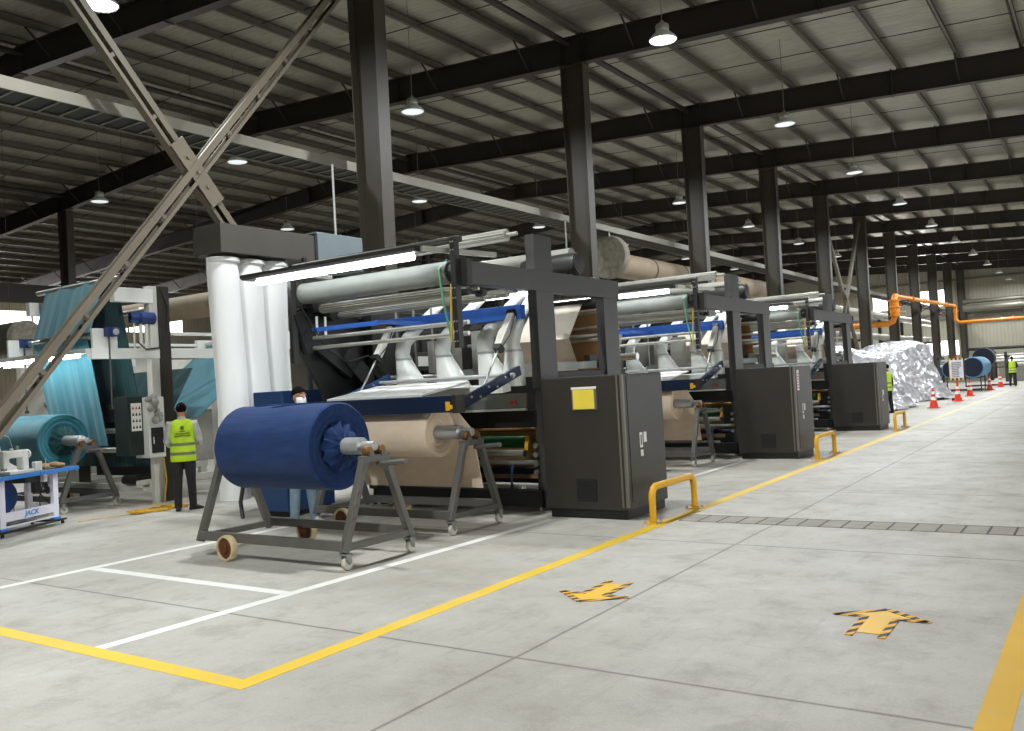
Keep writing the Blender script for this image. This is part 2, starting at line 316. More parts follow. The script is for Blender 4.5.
    def each(s, name, material, parent=None, bevel=0.0, smooth=None):
        seen = set(); out = []
        for v in list(s.bm.verts):
            if v in seen: continue
            st = [v]; isl = []; seen.add(v)
            while st:
                q = st.pop(); isl.append(q)
                for e in q.link_edges:
                    w = e.other_vert(q)
                    if w not in seen: seen.add(w); st.append(w)
            m = MB(); mp = {q: m.bm.verts.new(q.co) for q in isl}; fs = {f for q in isl for f in q.link_faces}
            for f in fs: m.bm.faces.new([mp[q] for q in f.verts])
            out.append(m.build(name, material, parent, bevel, smooth))
        s.bm.free(); return out
SM = R(40)
ORG = {}
def root_org(p):
    while p is not None and p.parent: p = p.parent
    return ORG.get(p.name, Vector((0, 0, 0))) if p is not None else Vector((0, 0, 0))
def thing(name, label, cat, loc=(0, 0, 0), group=None, kind=None, local=False):
    o = bpy.data.objects.new(name, None); COL.objects.link(o); o.location = loc; o.empty_display_size = 0.2
    ORG[o.name] = Vector((0, 0, 0)) if local else Vector(loc)
    return tag(o, label, cat, group, kind)
def tag(o, label=None, cat=None, group=None, kind=None):
    if label: o['label'] = label
    if cat: o['category'] = cat
    if group: o['group'] = group
    if kind: o['kind'] = kind
    return o
def copy_tree(o, parent=None):
    c = o.copy(); COL.objects.link(c)
    if parent: c.parent = parent
    for ch in list(o.children): copy_tree(ch, c)
    return c
def clone(o, off, label=None, group=None):
    c = copy_tree(o); c.location = Vector(o.location)+Vector(off)
    if label: c['label'] = label
    if group: c['group'] = group
    ORG[c.name] = ORG.get(o.name, Vector(o.location)).copy()+Vector(off)
    return c
def struct(o): o['kind'] = 'structure'; return o

# ================================================================== THE HALL
CX = -11.4; RX = -24.0; BAY = 8.006; CY = [12.51+BAY*k for k in range(-2, 11)]   # column row, ridge, frame lines
def raf(x): return 11.62-0.0585*abs(x-RX)          # top of rafter
X0, X1, Y0, Y1 = -61.5, 9.0, -8.0, 93.0
struct(MB().box(X0-.5, X1+.5, Y0-.5, Y1+.5, -0.2, 0).build('floor', M['concrete']))
b = MB()
t0 = 0.24
for xa, xb in ((X0-.4, RX), (RX, X1+.4)):
    b.prism([(xa, raf(xa)+t0), (xb, raf(xb)+t0), (xb, raf(xb)+t0+.12), (xa, raf(xa)+t0+.12)], 'Y', Y0-.4, Y1+.4)
struct(b.build('ceiling', M['roof']))
# end wall with window openings
def wall_with_holes(axis, c, u0, u1, top, holes, name, m, th=0.18):
    """wall at axis coordinate c, spanning u0..u1, built as vertical strips around rectangular holes (ua,ub,za,zb)"""
    b = MB(); us = sorted({u0, u1, *[h[0] for h in holes], *[h[1] for h in holes]} | ({RX} if axis == 'Y' and u0 < RX < u1 else set()))
    for ua, ub in zip(us[:-1], us[1:]):
        hz = sorted([(h[2], h[3]) for h in holes if h[0] <= ua+1e-6 and h[1] >= ub-1e-6]); z = 0
        for za, zb in hz+[(None, None)]:
            ta = za if za is not None else top(ua); tb = za if za is not None else top(ub)
            if min(ta, tb) > z+1e-4: b.prism([(ua, z), (ub, z), (ub, tb), (ua, ta)], axis, c, c+th)
            z = zb
    return struct(b.build(name, m))
topf = lambda x: raf(x)+t0
FW = [(-19.4, -17.6, 6.9, 8.5), (-15.3, -12.4, 6.9, 8.5), (-20.5, -11.9, 2.2, 3.6)]
wall_with_holes('Y', Y1, X0, X1, topf, FW, 'wall_far', M['wall'])
LW = [(20.0, 44.0, 7.3, 8.6)]
wall_with_holes('X', X0-.18, Y0, Y1, lambda y: topf(X0), LW, 'wall_left', M['wallx'])
RD = [(y-3.8, y+3.8, 0, 5.8) for y in (5.0, 24.0, 45.0, 68.0)]
wall_with_holes('X', X1, Y0, Y1, lambda y: topf(X1), RD, 'wall_right', M['wallx'])
BD = []
wall_with_holes('Y', Y0-.18, X0, X1, topf, BD, 'wall_back', M['wall'])
n = 1
for ua, ub, za, zb in FW:
    w = struct(MB().box(ua, ub, Y1+.10, Y1+.12, za, zb).build('window_%d' % n, M['window'])); n += 1
    f = MB(); k = max(2, round((ub-ua)/1.4))
    for i in range(k+1):
        x = ua+(ub-ua)*i/k; f.box(x-.03, x+.03, Y1+.02, Y1+.1, za, zb)
    f.box(ua, ub, Y1+.02, Y1+.1, za-.03, za+.03).box(ua, ub, Y1+.02, Y1+.1, zb-.03, zb+.03)
    f.build('window_frame', M['tray'], w)
for ua, ub, za, zb in LW:
    w = struct(MB().box(X0-.12, X0-.10, ua, ub, za, zb).build('window_%d' % n, M['window'])); n += 1
    f = MB()
    for i in range(11):
        y = ua+(ub-ua)*i/10; f.box(X0-.1, X0-.02, y-.05, y+.05, za, zb)
    f.build('window_frame', M['tray'], w)
# girts on the end wall
for k, z in enumerate((1.2, 5.6, 6.0, 9.2)):
    struct(MB().box(X0, X1, Y1-.2, Y1-.02, z, z+.2).build('trim_%d' % (k+1), M['tray']))
# purlins along the hall
k = 0; x = X0+.7
while x < X1-.2:
    z = raf(x); b = MB().box(x-.012, x+.012, Y0, Y1, z, z+.23).box(x-.012, x+.09, Y0, Y1, z, z+.014).box(x-.09, x+.012, Y0, Y1, z+.216, z+.23).box(x+.078, x+.09, Y0, Y1, z, z+.03)
    struct(b.build('roof_purlin', M['purlin'])); x += 1.6
# sag rods across each bay
for y in CY[1:]:
    b = MB()
    for fr in (0.35, 0.65):
        ym = y+BAY*fr-BAY
        b.bar((X0+.7, ym, raf(X0+.7)+.12), (RX, ym, raf(RX)+.12), .02, .02).bar((RX, ym, raf(RX)+.12), (X1-.5, ym, raf(X1-.5)+.12), .02, .02)
    struct(b.build('roof_sag_rod', M['steel']))
# rafters
def rafter(y):
    b = MB(); dp = 0.74
    for xa, xb in ((X0, RX), (RX, X1)):
        za, zb = raf(xa), raf(xb)
        b.prism([(xa, za-dp), (xb, zb-dp), (xb, zb), (xa, za)], 'Y', y-.006, y+.006)
        b.prism([(xa, za-.016), (xb, zb-.016), (xb, zb), (xa, za)], 'Y', y-.13, y+.13)
        b.prism([(xa, za-dp), (xb, zb-dp), (xb, zb-dp+.016), (xa, za-dp+.016)], 'Y', y-.13, y+.13)
    for x in (-36.4-.34, -36.4+.34, RX-.02, RX+.02, CX-.34, CX+.34, -5.0, 1.2, -17.5, -30):
        z = raf(x); b.box(x-.012, x+.012, y-.13, y+.13, z-dp-.02, z+.05)
    o = struct(b.build('roof_rafter', M['steel']))
    # purlin cleats and knee braces, sub-pieces of the rafter
    b = MB(); x = X0+.7; i = 0
    while x < X1-.3:
        z = raf(x); b.box(x-.05, x-.012, y-.07, y+.07, z, z+.2)
        if i % 2 == 0: b.bar((x, y+.75, z+.03), (x, y+.02, z-dp+.08), .04, .04).bar((x, y-.75, z+.03), (x, y-.02, z-dp+.08), .04, .04)
        x += 1.6; i += 1
    b.build('purlin_cleat', M['steel'], o); return o
for y in CY: rafter(y)
# columns
def column(x, y, big=True):
    top = raf(x)-.78; a0, a1 = (.27, .34) if big else (.25, .27); w = .16
    b = MB()
    b.prism([(-a0+.01, 0.03), (a0-.01, 0.03), (a1-.01, top), (-a1+.01, top)], 'Y', -.006, .006)
    for s in (-1, 1):
        b.prism(sorted([(s*a0, .03), (s*(a0-.018), .03), (s*(a1-.018), top), (s*a1, top)], key=lambda p: (p[1], p[0] if p[1] < 1 else -p[0])), 'Y', -w, w)
    b.box(-a0-.12, a0+.12, -w-.1, w+.1, 0, .03)
    b.box(-a1-.02, a1+.02, -w, w, top-.01, top+.01)
    o = struct(b.build('steel_column', M['steel_lit'])); o.location = (x, y, 0); return o
for y in CY:
    for x in (CX, -36.4): column(x, y)
# tube struts linking the column heads
for x in (CX-.1, RX, -36.3):
    struct(MB().tube((x, Y0, raf(x)-.18), (x, Y1, raf(x)-.18), .085, 12).build('eaves_strut_tube', M['steel'], None, 0, SM))
# crossed wind braces: each limb is a pair of channels joined by batten plates
def brace_limb(p, q, off):
    p = Vector(p); q = Vector(q); d = (q-p).normalized(); nrm = d.cross(Vector((1, 0, 0))).normalized(); b = MB()
    for s in (-1, 1):
        c = nrm*(s*.10); b.bar(p+c, q+c, .14, .012, nrm)
        for e in (-1, 1): b.bar(p+c+Vector((e*.065, 0, 0))-nrm*(s*.022), q+c+Vector((e*.065, 0, 0))-nrm*(s*.022), .012, .055 if s > 0 else .10, nrm)
    L = (q-p).length; k = int(L/0.95)
    for i in range(1, k):
        c = p+d*(L*i/k)
        for e in (-1, 1): b.bar(c-nrm*.10+Vector((e*.05, 0, 0)), c+nrm*.10+Vector((e*.05, 0, 0)), .06, .01, Vector((1, 0, 0)))
    return b
def xbrace(y0, y1, z0, z1, x):
    n = 0
    for a, bq in (((x, y0, z0), (x, y1, z1)), ((x-.1, y0, z1), (x-.1, y1, z0))):
        struct(brace_limb(a, bq, 0).build('wind_brace', M['brace']))
    c = Vector((x+.05, (y0+y1)/2, (z0+z1)/2)); d = Vector((0, y1-y0, -(z1-z0))).normalized(); nr = d.cross(Vector((1, 0, 0)))
    b = MB().bar(c-d*.55, c+d*.55, .27, .016, (1, 0, 0))
    for i in (-1, 0, 1):
        b.lathe([(.028, 0), (.028, .03)], c+d*(i*.26)+Vector((.005, 0, 0)), 'X', 8)
    struct(b.build('brace_gusset_plate', M['brace']))
xbrace(4.75, 12.25, .75, 9.72, CX)
xbrace(44.75, 52.3, .75, 9.72, CX)
# cable tray on the column line
b = MB(); xa, xb, z = -12.72, -12.02, 6.07
for x in (xa, xb): b.box(x-.005, x+.005, Y0+.2, Y1-.2, z, z+.175)
b.box(xb-.03, xb, Y0+.2, Y1-.2, z, z+.012).box(xa, xa+.03, Y0+.2, Y1-.2, z, z+.012)
y = Y0+.4
while y < Y1-.3: b.box(xa, xb, y-.018, y+.018, z+.01, z+.03); y += .32
tr_ = b.build('cable_tray', M['tray']); MB().box(xa+.02, xb-.02, Y0+.4, Y1-.4, z+.032, z+.09).build('tray_shade_sheet', M['cable'], tr_)  # black sheet added in the tray to make its underside dark
tag(tr_, 'long galvanised cable tray running along the column row under the roof', 'cable tray')
# horizontal dark girder along the far left column row
struct(MB().box(-37.0, -36.7, Y0, Y1, 6.2, 6.95).build('girder_beam', M['steel']))

# ------------------------------------------------------------------ hanging lamps
def lamp(dim=False):
    t = thing('pendant_lamp', 'bell lamp', 'lamp', (0, 0, 0), 'bell lamps hanging from the roof', local=True)
    MB().lathe([(.275, 0), (.285, .012), (.27, .05), (.22, .1), (.15, .16), (.13, .2), (.105, .2), (.14, .15), (.21, .09), (.262, .04), (.268, .012)], n=28, cap=False).build('reflector', M['white'], t, 0, R(60))
    MB().lathe([(.12, .18), (.135, .2), (.135, .3), (.11, .33), (.04, .35), (.03, .4)], n=20).build('ballast_housing', M['lampgrey'], t, 0, SM)
    MB().lathe([(.26, .015), (.262, .03), (.2, .035), (.01, .035)], n=24).build('lens', M['lensdim' if dim else 'lens'], t, 0, SM)
    return t
LX = [-7.1, -13.7, -20.25, -27.2]
lp = {}
def nameplace(x, y):
    row = {-0.5: 'in the row over the aisle', -7.1: 'hanging above the charcoal cabinets', -13.7: 'hanging just beyond the columns', -20.25: 'in the second row beyond the columns', -27.2: 'in the third row beyond the columns'}[x]
    i = round((y-8.5)/8.006); o = ['nearest', 'first', 'second', 'third', 'fourth', 'fifth', 'sixth', 'seventh', 'eighth', 'ninth', 'tenth', 'eleventh'][i+1]
    return 'lit bell lamp %s, %s from the front' % (row, o)
VIS = {-7.1: range(-1, 11), -13.7: range(0, 8), -20.25: range(0, 8), -27.2: range(0, 6)}
ROW_POWER = {-7.1: 1.0, -13.7: .42, -20.25: .36, -27.2: .4}     # rows beyond the columns dimmed to darken the floor at the left
def lamp_cord(t, h): MB().tube((0, 0, .38), (0, 0, h), .008, 6).build('cord', M['cord'], t)
protos = {}
for x in LX:
    for i in range(-1 if x == -7.1 else 0, 11):
        y = 8.5+8.006*i; h = raf(x)-8.48
        area('lamp_light', (x, y, 8.46), (0, 0, 0), .5, .5, LAMP_POWER*ROW_POWER[x]*(1.6 if i < 0 else 1), (.93, .98, 1.0), 'DISK')  # front lamp out of view, added and boosted to brighten the near floor
        if i not in VIS[x]: continue
        bright = (x == -7.1 and i <= 1) or (x == -13.7 and i == 0)
        if (x, bright) not in protos:
            t = lamp(not bright); protos[(x, bright)] = t; lamp_cord(t, h+.3); t.location = (x, y, 8.48)
        else:
            t = clone(protos[(x, bright)], (0, 0, 0)); t.location = (x, y, 8.48)
        t['label'] = nameplace(x, y)

# ------------------------------------------------------------------ floor paint
def fline(name, m, x0, x1, y0, y1, z=.004): return struct(MB().box(x0, x1, y0, y1, 0.0, z).build(name, m))
fline('floor_marking', M['yline'], -4.60, -4.45, 3.6, 24.0, .002)
fline('floor_marking', M['yfaint'], -4.60, -4.47, 24.0, 60, .002)
fline('floor_marking', M['yline'], -16.0, -4.45, 3.46, 3.6, .002)
fline('floor_marking', M['yright'], -.645, -.49, -4.0, 60, .002)
b = MB().prism([(-6.26, 3.6), (-6.14, 3.6), (-5.96, 9.6), (-6.08, 9.6)], 'Z', 0, .002); struct(b.build('floor_marking', M['wline']))
fline('floor_marking', M['wline'], -9.38, -9.26, 3.6, 9.2, .002); fline('floor_marking', M['wline'], -9.27, -6.2, 5.30, 5.42, .002)
for k in (1, 2): fline('floor_marking', M['wline'], -6.13, -6.01, 9.0+7.45*k-6.4, 9.6+7.45*k, .002)
# arrows of yellow paint outlined in striped tape
def arrow(loc, rot, label, s=1.0):
    t = thing('floor_arrow', label, 'floor arrow', loc, 'taped arrows on the aisle floor', local=True); t.rotation_euler = (0, 0, rot); t.scale = (s, s, 1)
    MB().prism([(-.075, -.28), (.075, -.28), (.075, .12), (.2, .15), (0, .31), (-.2, .15), (-.075, .12)], 'Z', .001, .004).build('painted_body', M['yarrow'], t)
    b = MB(); w = .05
    for p, q in (((-.1, -.37), (-.1, .12)), ((.1, -.37), (.1, .12)), ((-.31, .10), (0, .35)), ((.31, .10), (0, .35)), ((-.3, .11), (-.1, .12)), ((.3, .11), (.1, .12))):
        b.bar((p[0], p[1], .004), (q[0], q[1], .004), w, .004)
    b.build('striped_tape', M['hazard'], t)
arrow((-3.6, 6.42, 0), R(180), 'worn yellow floor arrow near the long line by the machines, pointing forward', 1.0)
arrow((-1.42, 6.32, 0), 0, 'yellow floor arrow with striped tape pointing away down the aisle', 1.0)
# drain cover slabs
b = MB(); x = -4.42; b.box(-4.42, 3.0, 9.9, 10.36, -.05, .001)
t = b.build('drain_cover', M['grate']); tag(t, 'strip of drain cover slabs set across the aisle floor', 'drain cover')
b = MB()
while x < 3.0: b.box(x-.011, x+.011, 9.91, 10.35, .0, .0022); x += .235
b.box(-4.42, 3.0, 9.885, 9.905, 0, .0022).box(-4.42, 3.0, 10.355, 10.375, 0, .0022).build('slab_gap', M['steel'], t)

# ================================================================== THE CLOTH MACHINES (first one; the others are copies further along)
PITCH = 7.45
def rod(parent, name, m, p, q, r, n=14, caps=None):
    b = MB().tube(p, q, r, n)
    return b.build(name, m, parent, 0, SM)
def machine():
    t = thing('cloth_machine', 'machine', 'textile machine', (-7.85, 10.3, 0), 'cloth machines standing in a row beside the aisle')
    XR, XL = -6.46, -9.4
    fr, dk = M['frame'], M['dframe']
    # right gate: two posts and a long beam
    MB().box(XR-.04, XR+.1, 10.05, 10.5, 0, 3.76).build('post', fr, t, .006); MB().box(XR-.04, XR+.1, 11.95, 12.4, 0, 3.0).build('post', fr, t, .006)
    b = MB().box(XR-.06, XR+.112, 8.56, 12.45, 2.99, 3.27); o = b.build('gate_beam', fr, t, .006)
    MB().box(XR-.08, XR+.12, 8.5, 8.6, 2.97, 3.29).build('end_plate', dk, o, .004)
    # left gate behind
    MB().box(XL-.1, XL+.1, 10.02, 10.5, 0, 3.6).build('post', dk, t, .006); MB().box(XL-.1, XL+.1, 11.95, 12.4, 0, 3.0).build('post', dk, t, .006)
    MB().box(XL-.09, XL+.09, 8.6, 12.44, 2.99, 3.27).build('gate_beam', dk, t, .006)
    # hanging bracket plates at the front
    for x, zt, zb in ((XR-.02, 3.56, 2.22), (XL+.05, 3.5, 2.2)):
        b = MB().box(x-.035, x+.035, 8.40, 8.50, zb, zt); o = b.build('bracket_plate', dk, t, .004)
        b = MB()
        for z in ((zt-.06, zt-.16, zb+.08, zb+.2, zb+.32, zb+.6, zb+.72) if x > -8 else (zt-.06, zt-.14)):
            b.lathe([(.011, 0), (.011, .012)], (x-.018, 8.392, z), 'Y', 8).lathe([(.011, 0), (.011, .012)], (x+.018, 8.392, z), 'Y', 8)
        b.build('bolt', M['chrome'], o)
    for dy in (8.72, 8.86, 9.0): MB().tube((XR-.16, dy, 3.12), (XR-.05, dy, 3.12), .05, 10).build('bearing_block', M['black'], t, 0, SM)
    MB().bar((XR-.1, 8.62, 2.93), (XR-.1, 9.02, 2.93), .06, .05).tube((XR-.12, 8.66, 2.9), (XR+.0, 8.66, 2.9), .035, 8).tube((XR-.12, 9.0, 2.92), (XR+.0, 9.0, 2.92), .05, 10)\
        .build('bearing_bracket', M['black'], t, 0, SM)
    # lamp over the cloth
    o = MB().prism([(8.08, 3.47), (8.34, 3.47), (8.34, 3.43), (8.3, 3.40), (8.12, 3.40), (8.08, 3.43)], 'X', -9.98, -6.8).build('lamp_housing', M['rail'], t)
    MB().tube((-9.75, 8.2, 3.355), (-8.4, 8.2, 3.355), .042, 12).tube((-8.33, 8.2, 3.355), (-6.92, 8.2, 3.355), .042, 12).build('lamp_tube', M['tube'], o, 0, SM)
    o2 = MB().bar((XR-.25, 8.12, 3.42), (XR+.05, 9.2, 3.4), .07, .06).bar((XL+.2, 8.12, 3.44), (XL+.05, 9.2, 3.44), .07, .06).each('lamp_arm', M['lampgrey'], t, .004)
    # rollers across
    o = MB().lathe([(.03, -9.32), (.13, -9.31), (.145, -9.29), (.145, -6.70), (.13, -6.68), (.03, -6.67)], (0, 8.62, 3.17), 'X', 28).build('drum_roller', M['alu'], t, 0, SM)
    MB().lathe([(.10, -6.67), (.12, -6.63), (.12, -6.57), (.05, -6.55)], (0, 8.62, 3.17), 'X', 20).build('drive_pulley', M['black'], o, 0, SM)
    rod(t, 'top_rail', M['rail'], (-9.45, 8.6, 3.56), (-6.5, 8.6, 3.56), .045)
    def fluted(y, z, xa, xb, r, n=14):
        b = MB(); out = []
        for x in (xa, xb): out.append([Vector((x, y+math.cos(PI*j/n)*(r if j % 2 else r*.8), z+math.sin(PI*j/n)*(r if j % 2 else r*.8))) for j in range(2*n)])
        b.rings(out).tube((xa-.16, y, z), (xb+.16, y, z), r*.32, 8)
        return b.build('fluted_roller', M['flut'], t)
    fluted(9.6, 3.71, -8.8, -6.48, .085); fluted(8.85, 2.96, -9.2, -6.6, .065); fluted(9.75, 2.97, -9.2, -6.62, .06); fluted(9.2, 2.88, -9.2, -6.6, .05)
    rod(t, 'tie_tube', M['chrome'], (-9.35, 8.75, 2.55), (-6.55, 8.75, 2.55), .028); rod(t, 'tie_tube', M['chrome'], (-9.35, 8.75, 2.41), (-6.55, 8.75, 2.41), .028)
    rod(t, 'tie_tube', M['pipe'], (-8.95, 9.62, 1.87), (-6.5, 9.62, 1.87), .03)
    # blue cross beam with its thinner blue tail
    o = MB().box(-8.95, XR-.1, 9.94, 10.06, 2.63, 2.82).build('cross_beam', M['bluebeam'], t, .006)
    MB().box(XL+.05, -8.1, 8.78, 8.83, 2.64, 2.70).box(-8.16, -8.1, 8.8, 9.95, 2.66, 2.71).build('beam_tail', M['bluebeam'], o)
    # second lamp behind the beam
    o = MB().box(-8.4, -6.7, 10.5, 10.62, 3.06, 3.1).build('rear_lamp_housing', M['rail'], t); rod(o, 'rear_lamp_tube', M['tube'], (-8.3, 10.56, 3.03), (-6.75, 10.56, 3.03), .035)
    # swan-neck ducts: funnel below, elbow, flat duct leaning back
    def duct(x, fw=.54, fo=.19, ln=1):
        b = MB(); y = 9.9
        def ring(c, ax, w, d):    # rectangle w along local side, d across
            ax = Vector(ax).normalized(); c = Vector(c); sd = Vector((1, 0, 0)); nn = ax.cross(sd).normalized()
            pts = [(math.copysign(abs(math.cos(PI*k/10))**.7, math.cos(PI*k/10)), math.copysign(abs(math.sin(PI*k/10))**.7, math.sin(PI*k/10))) for k in range(20)]
            return [c+sd*(u*w/2)+nn*(v*d/2) for u, v in pts]
        rs = [ring((x+fo, y, 1.72), (0, 0, 1), fw, .34), ring((x+.02, y, 2.2), (-.2, 0, 1), .22, .2), ring((x, y, 2.28), (0, .1, 1), .2, .19), ring((x+.0, y+.04, 2.42), (.1, .35, 1), .21, .19),
              ring((x+.05*ln, y+.14, 2.55), (.3*ln, .7, 1), .2, .17), ring((x+.12*ln, y+.34, 2.74), (.3*ln, .9, 1), .21, .12), ring((x+.26*ln, y+.78, 3.12), (.3*ln, .9, 1), .21, .06)]
        b.rings(rs); o = b.build('swan_neck_duct', M['duct'], t, 0, R(60))
        MB().rings([ring((x+.025, y, 2.185), (-.2, 0, 1), .235, .215), ring((x+.02, y, 2.215), (-.2, 0, 1), .235, .215)]).build('joint_band', M['pipe'], o)
    for x in (-8.66, -7.9, -7.16): duct(x)
    duct(-6.7, .28, .0, 0)
    # air cylinders pulling the lifting arms
    for x in (-8.86, -6.68):
        o = MB().bar((x, 9.92, 2.7), (x, 9.56, 2.24), .1, .1, (1, 0, 0)).build('air_cylinder', M['offwhite'], t, .012)
        MB().bar((x, 9.575, 2.26), (x, 9.53, 2.2), .115, .115, (1, 0, 0)).bar((x, 9.94, 2.73), (x, 9.9, 2.68), .115, .115, (1, 0, 0)).each('end_cap', M['black'], o)
        rod(o, 'piston_rod', M['chrome'], (x, 9.55, 2.22), (x, 9.16, 1.72), .014)
        MB().path([(x+.07, 9.9, 2.72), (x+.09, 9.7, 2.4), (x+.07, 9.55, 2.26)], .008, 6).build('air_hose', M['cable'], o)
    # lifting arms and front navy beam, the white table between
    for x in (-8.9, -6.58):
        o = MB().bar((x, 8.42, 1.50), (x, 9.86, 1.93), .06, .13).build('lifting_arm', M['navy'] if x > -8 else M['bluebox'], t, .006)
        b = MB()
        for k in range(7):
            f = .08+.13*k; b.lathe([(.016, 0), (.016, .014)], (x+.03, 8.42+1.44*f, 1.5+.43*f+(.03 if k % 2 else -.03)), 'X', 8)
        b.build('arm_bolt', M['chrome'], o)
    o = MB().box(-8.95, -6.5, 8.36, 8.5, 1.45, 1.655).build('front_beam', M['navy'], t, .008)
    MB().box(-6.66, -6.6, 8.34, 8.362, 1.47, 1.58).box(-6.60, -6.55, 8.33, 8.37, 1.49, 1.54).build('end_stop', M['yellow'], o, .004)
    MB().box(-6.56, -6.495, 8.34, 8.52, 1.44, 1.66).build('beam_end_cap', M['rail'], o, .004)
    MB().prism([(8.5, 1.655), (9.5, 1.80), (9.5, 1.825), (8.5, 1.68)], 'X', -8.83, -7.15).build('delivery_table', M['white'], t)
    MB().prism([(9.5, 1.74), (9.7, 1.76), (9.7, 1.66), (9.5, 1.64)], 'X', -8.83, -6.62).build('table_back_plate', M['duct'], t)
    MB().box(-9.2, -6.57, 9.98, 10.03, 1.42, 1.62).build('front_panel', M['alu'], t, .004); MB().box(-9.2, -6.57, 9.95, 10.0, 1.385, 1.415).build('panel_lip', M['white'], t)
    MB().tube((-6.75, 9.96, 1.5), (-6.75, 9.9, 1.5), .025, 12).build('red_button', M['red'], t, 0, SM)
    # lower works: black side cheeks, guide rollers, cloth web
    MB().box(XR-.07, XR+.07, 10.52, 12.6, .28, 1.9).build('side_cheek', M['black'], t, .01); o = MB().box(XL-.07, XL+.03, 9.9, 12.9, .28, 2.86).build('side_cheek', M['rail'], t, .01)
    for y in (10.3, 10.85, 11.3, 11.75, 12.25): MB().box(XL+.03, XL+.07, y-.13, y+.13, 1.5, 2.7).build('cheek_panel', M['dframe'], o, .008)
    MB().box(XL+.03, XL+.12, 10.9, 11.5, 2.05, 2.35).build('terminal_box', M['frame'], o, .008); MB().box(XL+.12, XL+.13, 10.98, 11.42, 2.12, 2.28).build('terminal_label', M['paper'], o)
    MB().tube((XL+.1, 9.9, 1.95), (XL+.1, 12.4, 1.95), .035, 10).build('cheek_pipe', M['pipe'], o, 0, SM)
    MB().box(XL, XR, 11.6, 11.66, .3, 1.85).build('back_screen', M['black'], t)
    MB().box(XL, XR, 10.05, 10.2, 1.15, 1.38).build('lower_traverse', M['black'], t)
    MB().box(XL-.05, XR+.05, 10.0, 10.16, .08, .3).build('floor_beam', M['black'], t, .006); MB().box(XL-.05, XR+.05, 12.4, 12.56, .08, .3).build('floor_beam', M['black'], t, .006)
    for x in (XR, XL):
        for y in (10.0, 12.4): MB().box(x-.11, x+.11, y-.02, y+.2, 0, .025).tube((x, y+.05, .02), (x, y+.05, .16), .022, 8).lathe([(.04, 0), (.04, .03)], (x, y+.05, .03), 'Z', 6).build('levelling_foot', M['chrome'], t)
    for y, z, r, xa, m in ((10.25, .78, .05, -6.82, 'chrome'), (10.35, .64, .038, -6.6, 'chrome'), (10.3, .28, .055, -6.9, 'chrome'), (10.7, 1.08, .03, -6.6, 'bronze'), (10.55, .5, .05, -6.6, 'navy')):
        rod(t, 'guide_roller', M[m], (-9.3, y, z), (xa, y, z), r)
    MB().tube((-9.3, 10.5, .92), (-6.95, 10.5, .92), .085, 18).build('green_roller', M['green'], t, 0, SM)
    MB().prism([(10.3, .82), (10.34, 1.02), (10.42, .82)], 'X', -6.86, -6.80).build('warning_flag', M['yellow'], t)
    b = MB()
    for z in (.55, .66, .78, .9): b.lathe([(.035, 0), (.035, .05), (.015, .07)], (XR-.03, 10.0, z), 'Y', 10)
    b.each('bearing_boss', M['chrome'], t, 0, SM)
    MB().path([(-7.0, 10.2, .62), (-6.98, 10.12, .45), (-6.99, 10.15, .25)], .02, 8).build('blue_hose', M['bluebox'], t, 0, SM)
    # cloth: hanging web behind the roll, beige cloth over the back with light put into its upper colour, tan return
    n = 10
    def web(name, m, pts, xa, xb, xa2=None, xb2=None, th=.012, parent=t):
        rows = []
        for i, (y, z) in enumerate(pts):
            f = i/(len(pts)-1); a = xa+((xa2 if xa2 is not None else xa)-xa)*f; c = xb+((xb2 if xb2 is not None else xb)-xb)*f
            rows.append([(a+(c-a)*j/n, y+.006*math.sin(j*2.1+i), z) for j in range(n+1)])
        return MB().sheet(rows, th).build(name, m, parent, 0, SM)
    web('cloth_web', M['beige'], [(9.0, 1.46), (9.25, 1.2), (9.3, .8), (9.32, .42)], -9.0, -7.02, -9.0, -6.88)
    web('cloth_web', M['beige_lit'], [(12.45, 2.98), (12.1, 2.42)], -8.55, -7.02, -8.55, -7.1); web('cloth_web', M['beige'], [(12.1, 2.42), (12.3, 2.1), (12.5, 1.0)], -8.55, -7.1)
    web('cloth_return', M['tan'], [(12.8, 2.95), (12.95, 2.0), (12.96, 1.0)], -8.2, -6.98, -8.2, -6.9); web('cloth_web', M['tan'], [(10.75, 1.2), (10.85, .95), (10.9, .35)], -9.2, -7.0)
    # rear: motor drum, spreader bars, back rollers
    o = MB().lathe([(.04, -7.6), (.17, -7.58), (.18, -7.5), (.18, -6.66), (.17, -6.62), (.15, -6.62), (.15, -6.6), (.03, -6.59)], (0, 11.7, 3.52), 'X', 26).build('rear_motor_drum', M['dframe'], t, 0, SM)
    MB().box(-7.2, -6.7, 11.6, 11.8, 3.2, 3.36).bar((-6.9, 11.7, 3.3), (-6.5, 11.98, 3.29), .08, .05).build('drum_bracket', M['chrome'], o)
    rod(t, 'rear_roller', M['flut'], (-9.6, 12.0, 3.72), (-6.9, 12.0, 3.72), .11, 20); rod(t, 'rear_roller', M['dframe'], (-9.5, 12.6, 2.98), (-6.55, 12.6, 2.98), .09, 18)
    rod(t, 'rear_roller', M['chrome'], (-9.3, 12.38, 2.45), (-6.55, 12.38, 2.45), .03); rod(t, 'rear_roller', M['chrome'], (-9.3, 13.4, 2.1), (-6.55, 13.4, 2.1), .06)
    MB().box(-9.3, XR-.1, 12.0, 12.06, 1.93, 2.04).build('spreader_bar', M['alu'], t)
    for z in (2.85, 2.6, 2.4): rod(t, 'drying_tube', M['chrome'], (-9.3, 12.72, z), (-6.55, 12.72, z), .03)
    for x in (-6.95, XL): MB().box(x-.05, x+.05, 12.6, 13.6, .0, .12).box(x-.05, x+.05, 13.45, 13.55, .1, 2.2).box(x-.05, x+.05, 12.4, 13.5, 2.05, 2.15).build('rear_frame', M['dframe'], t)
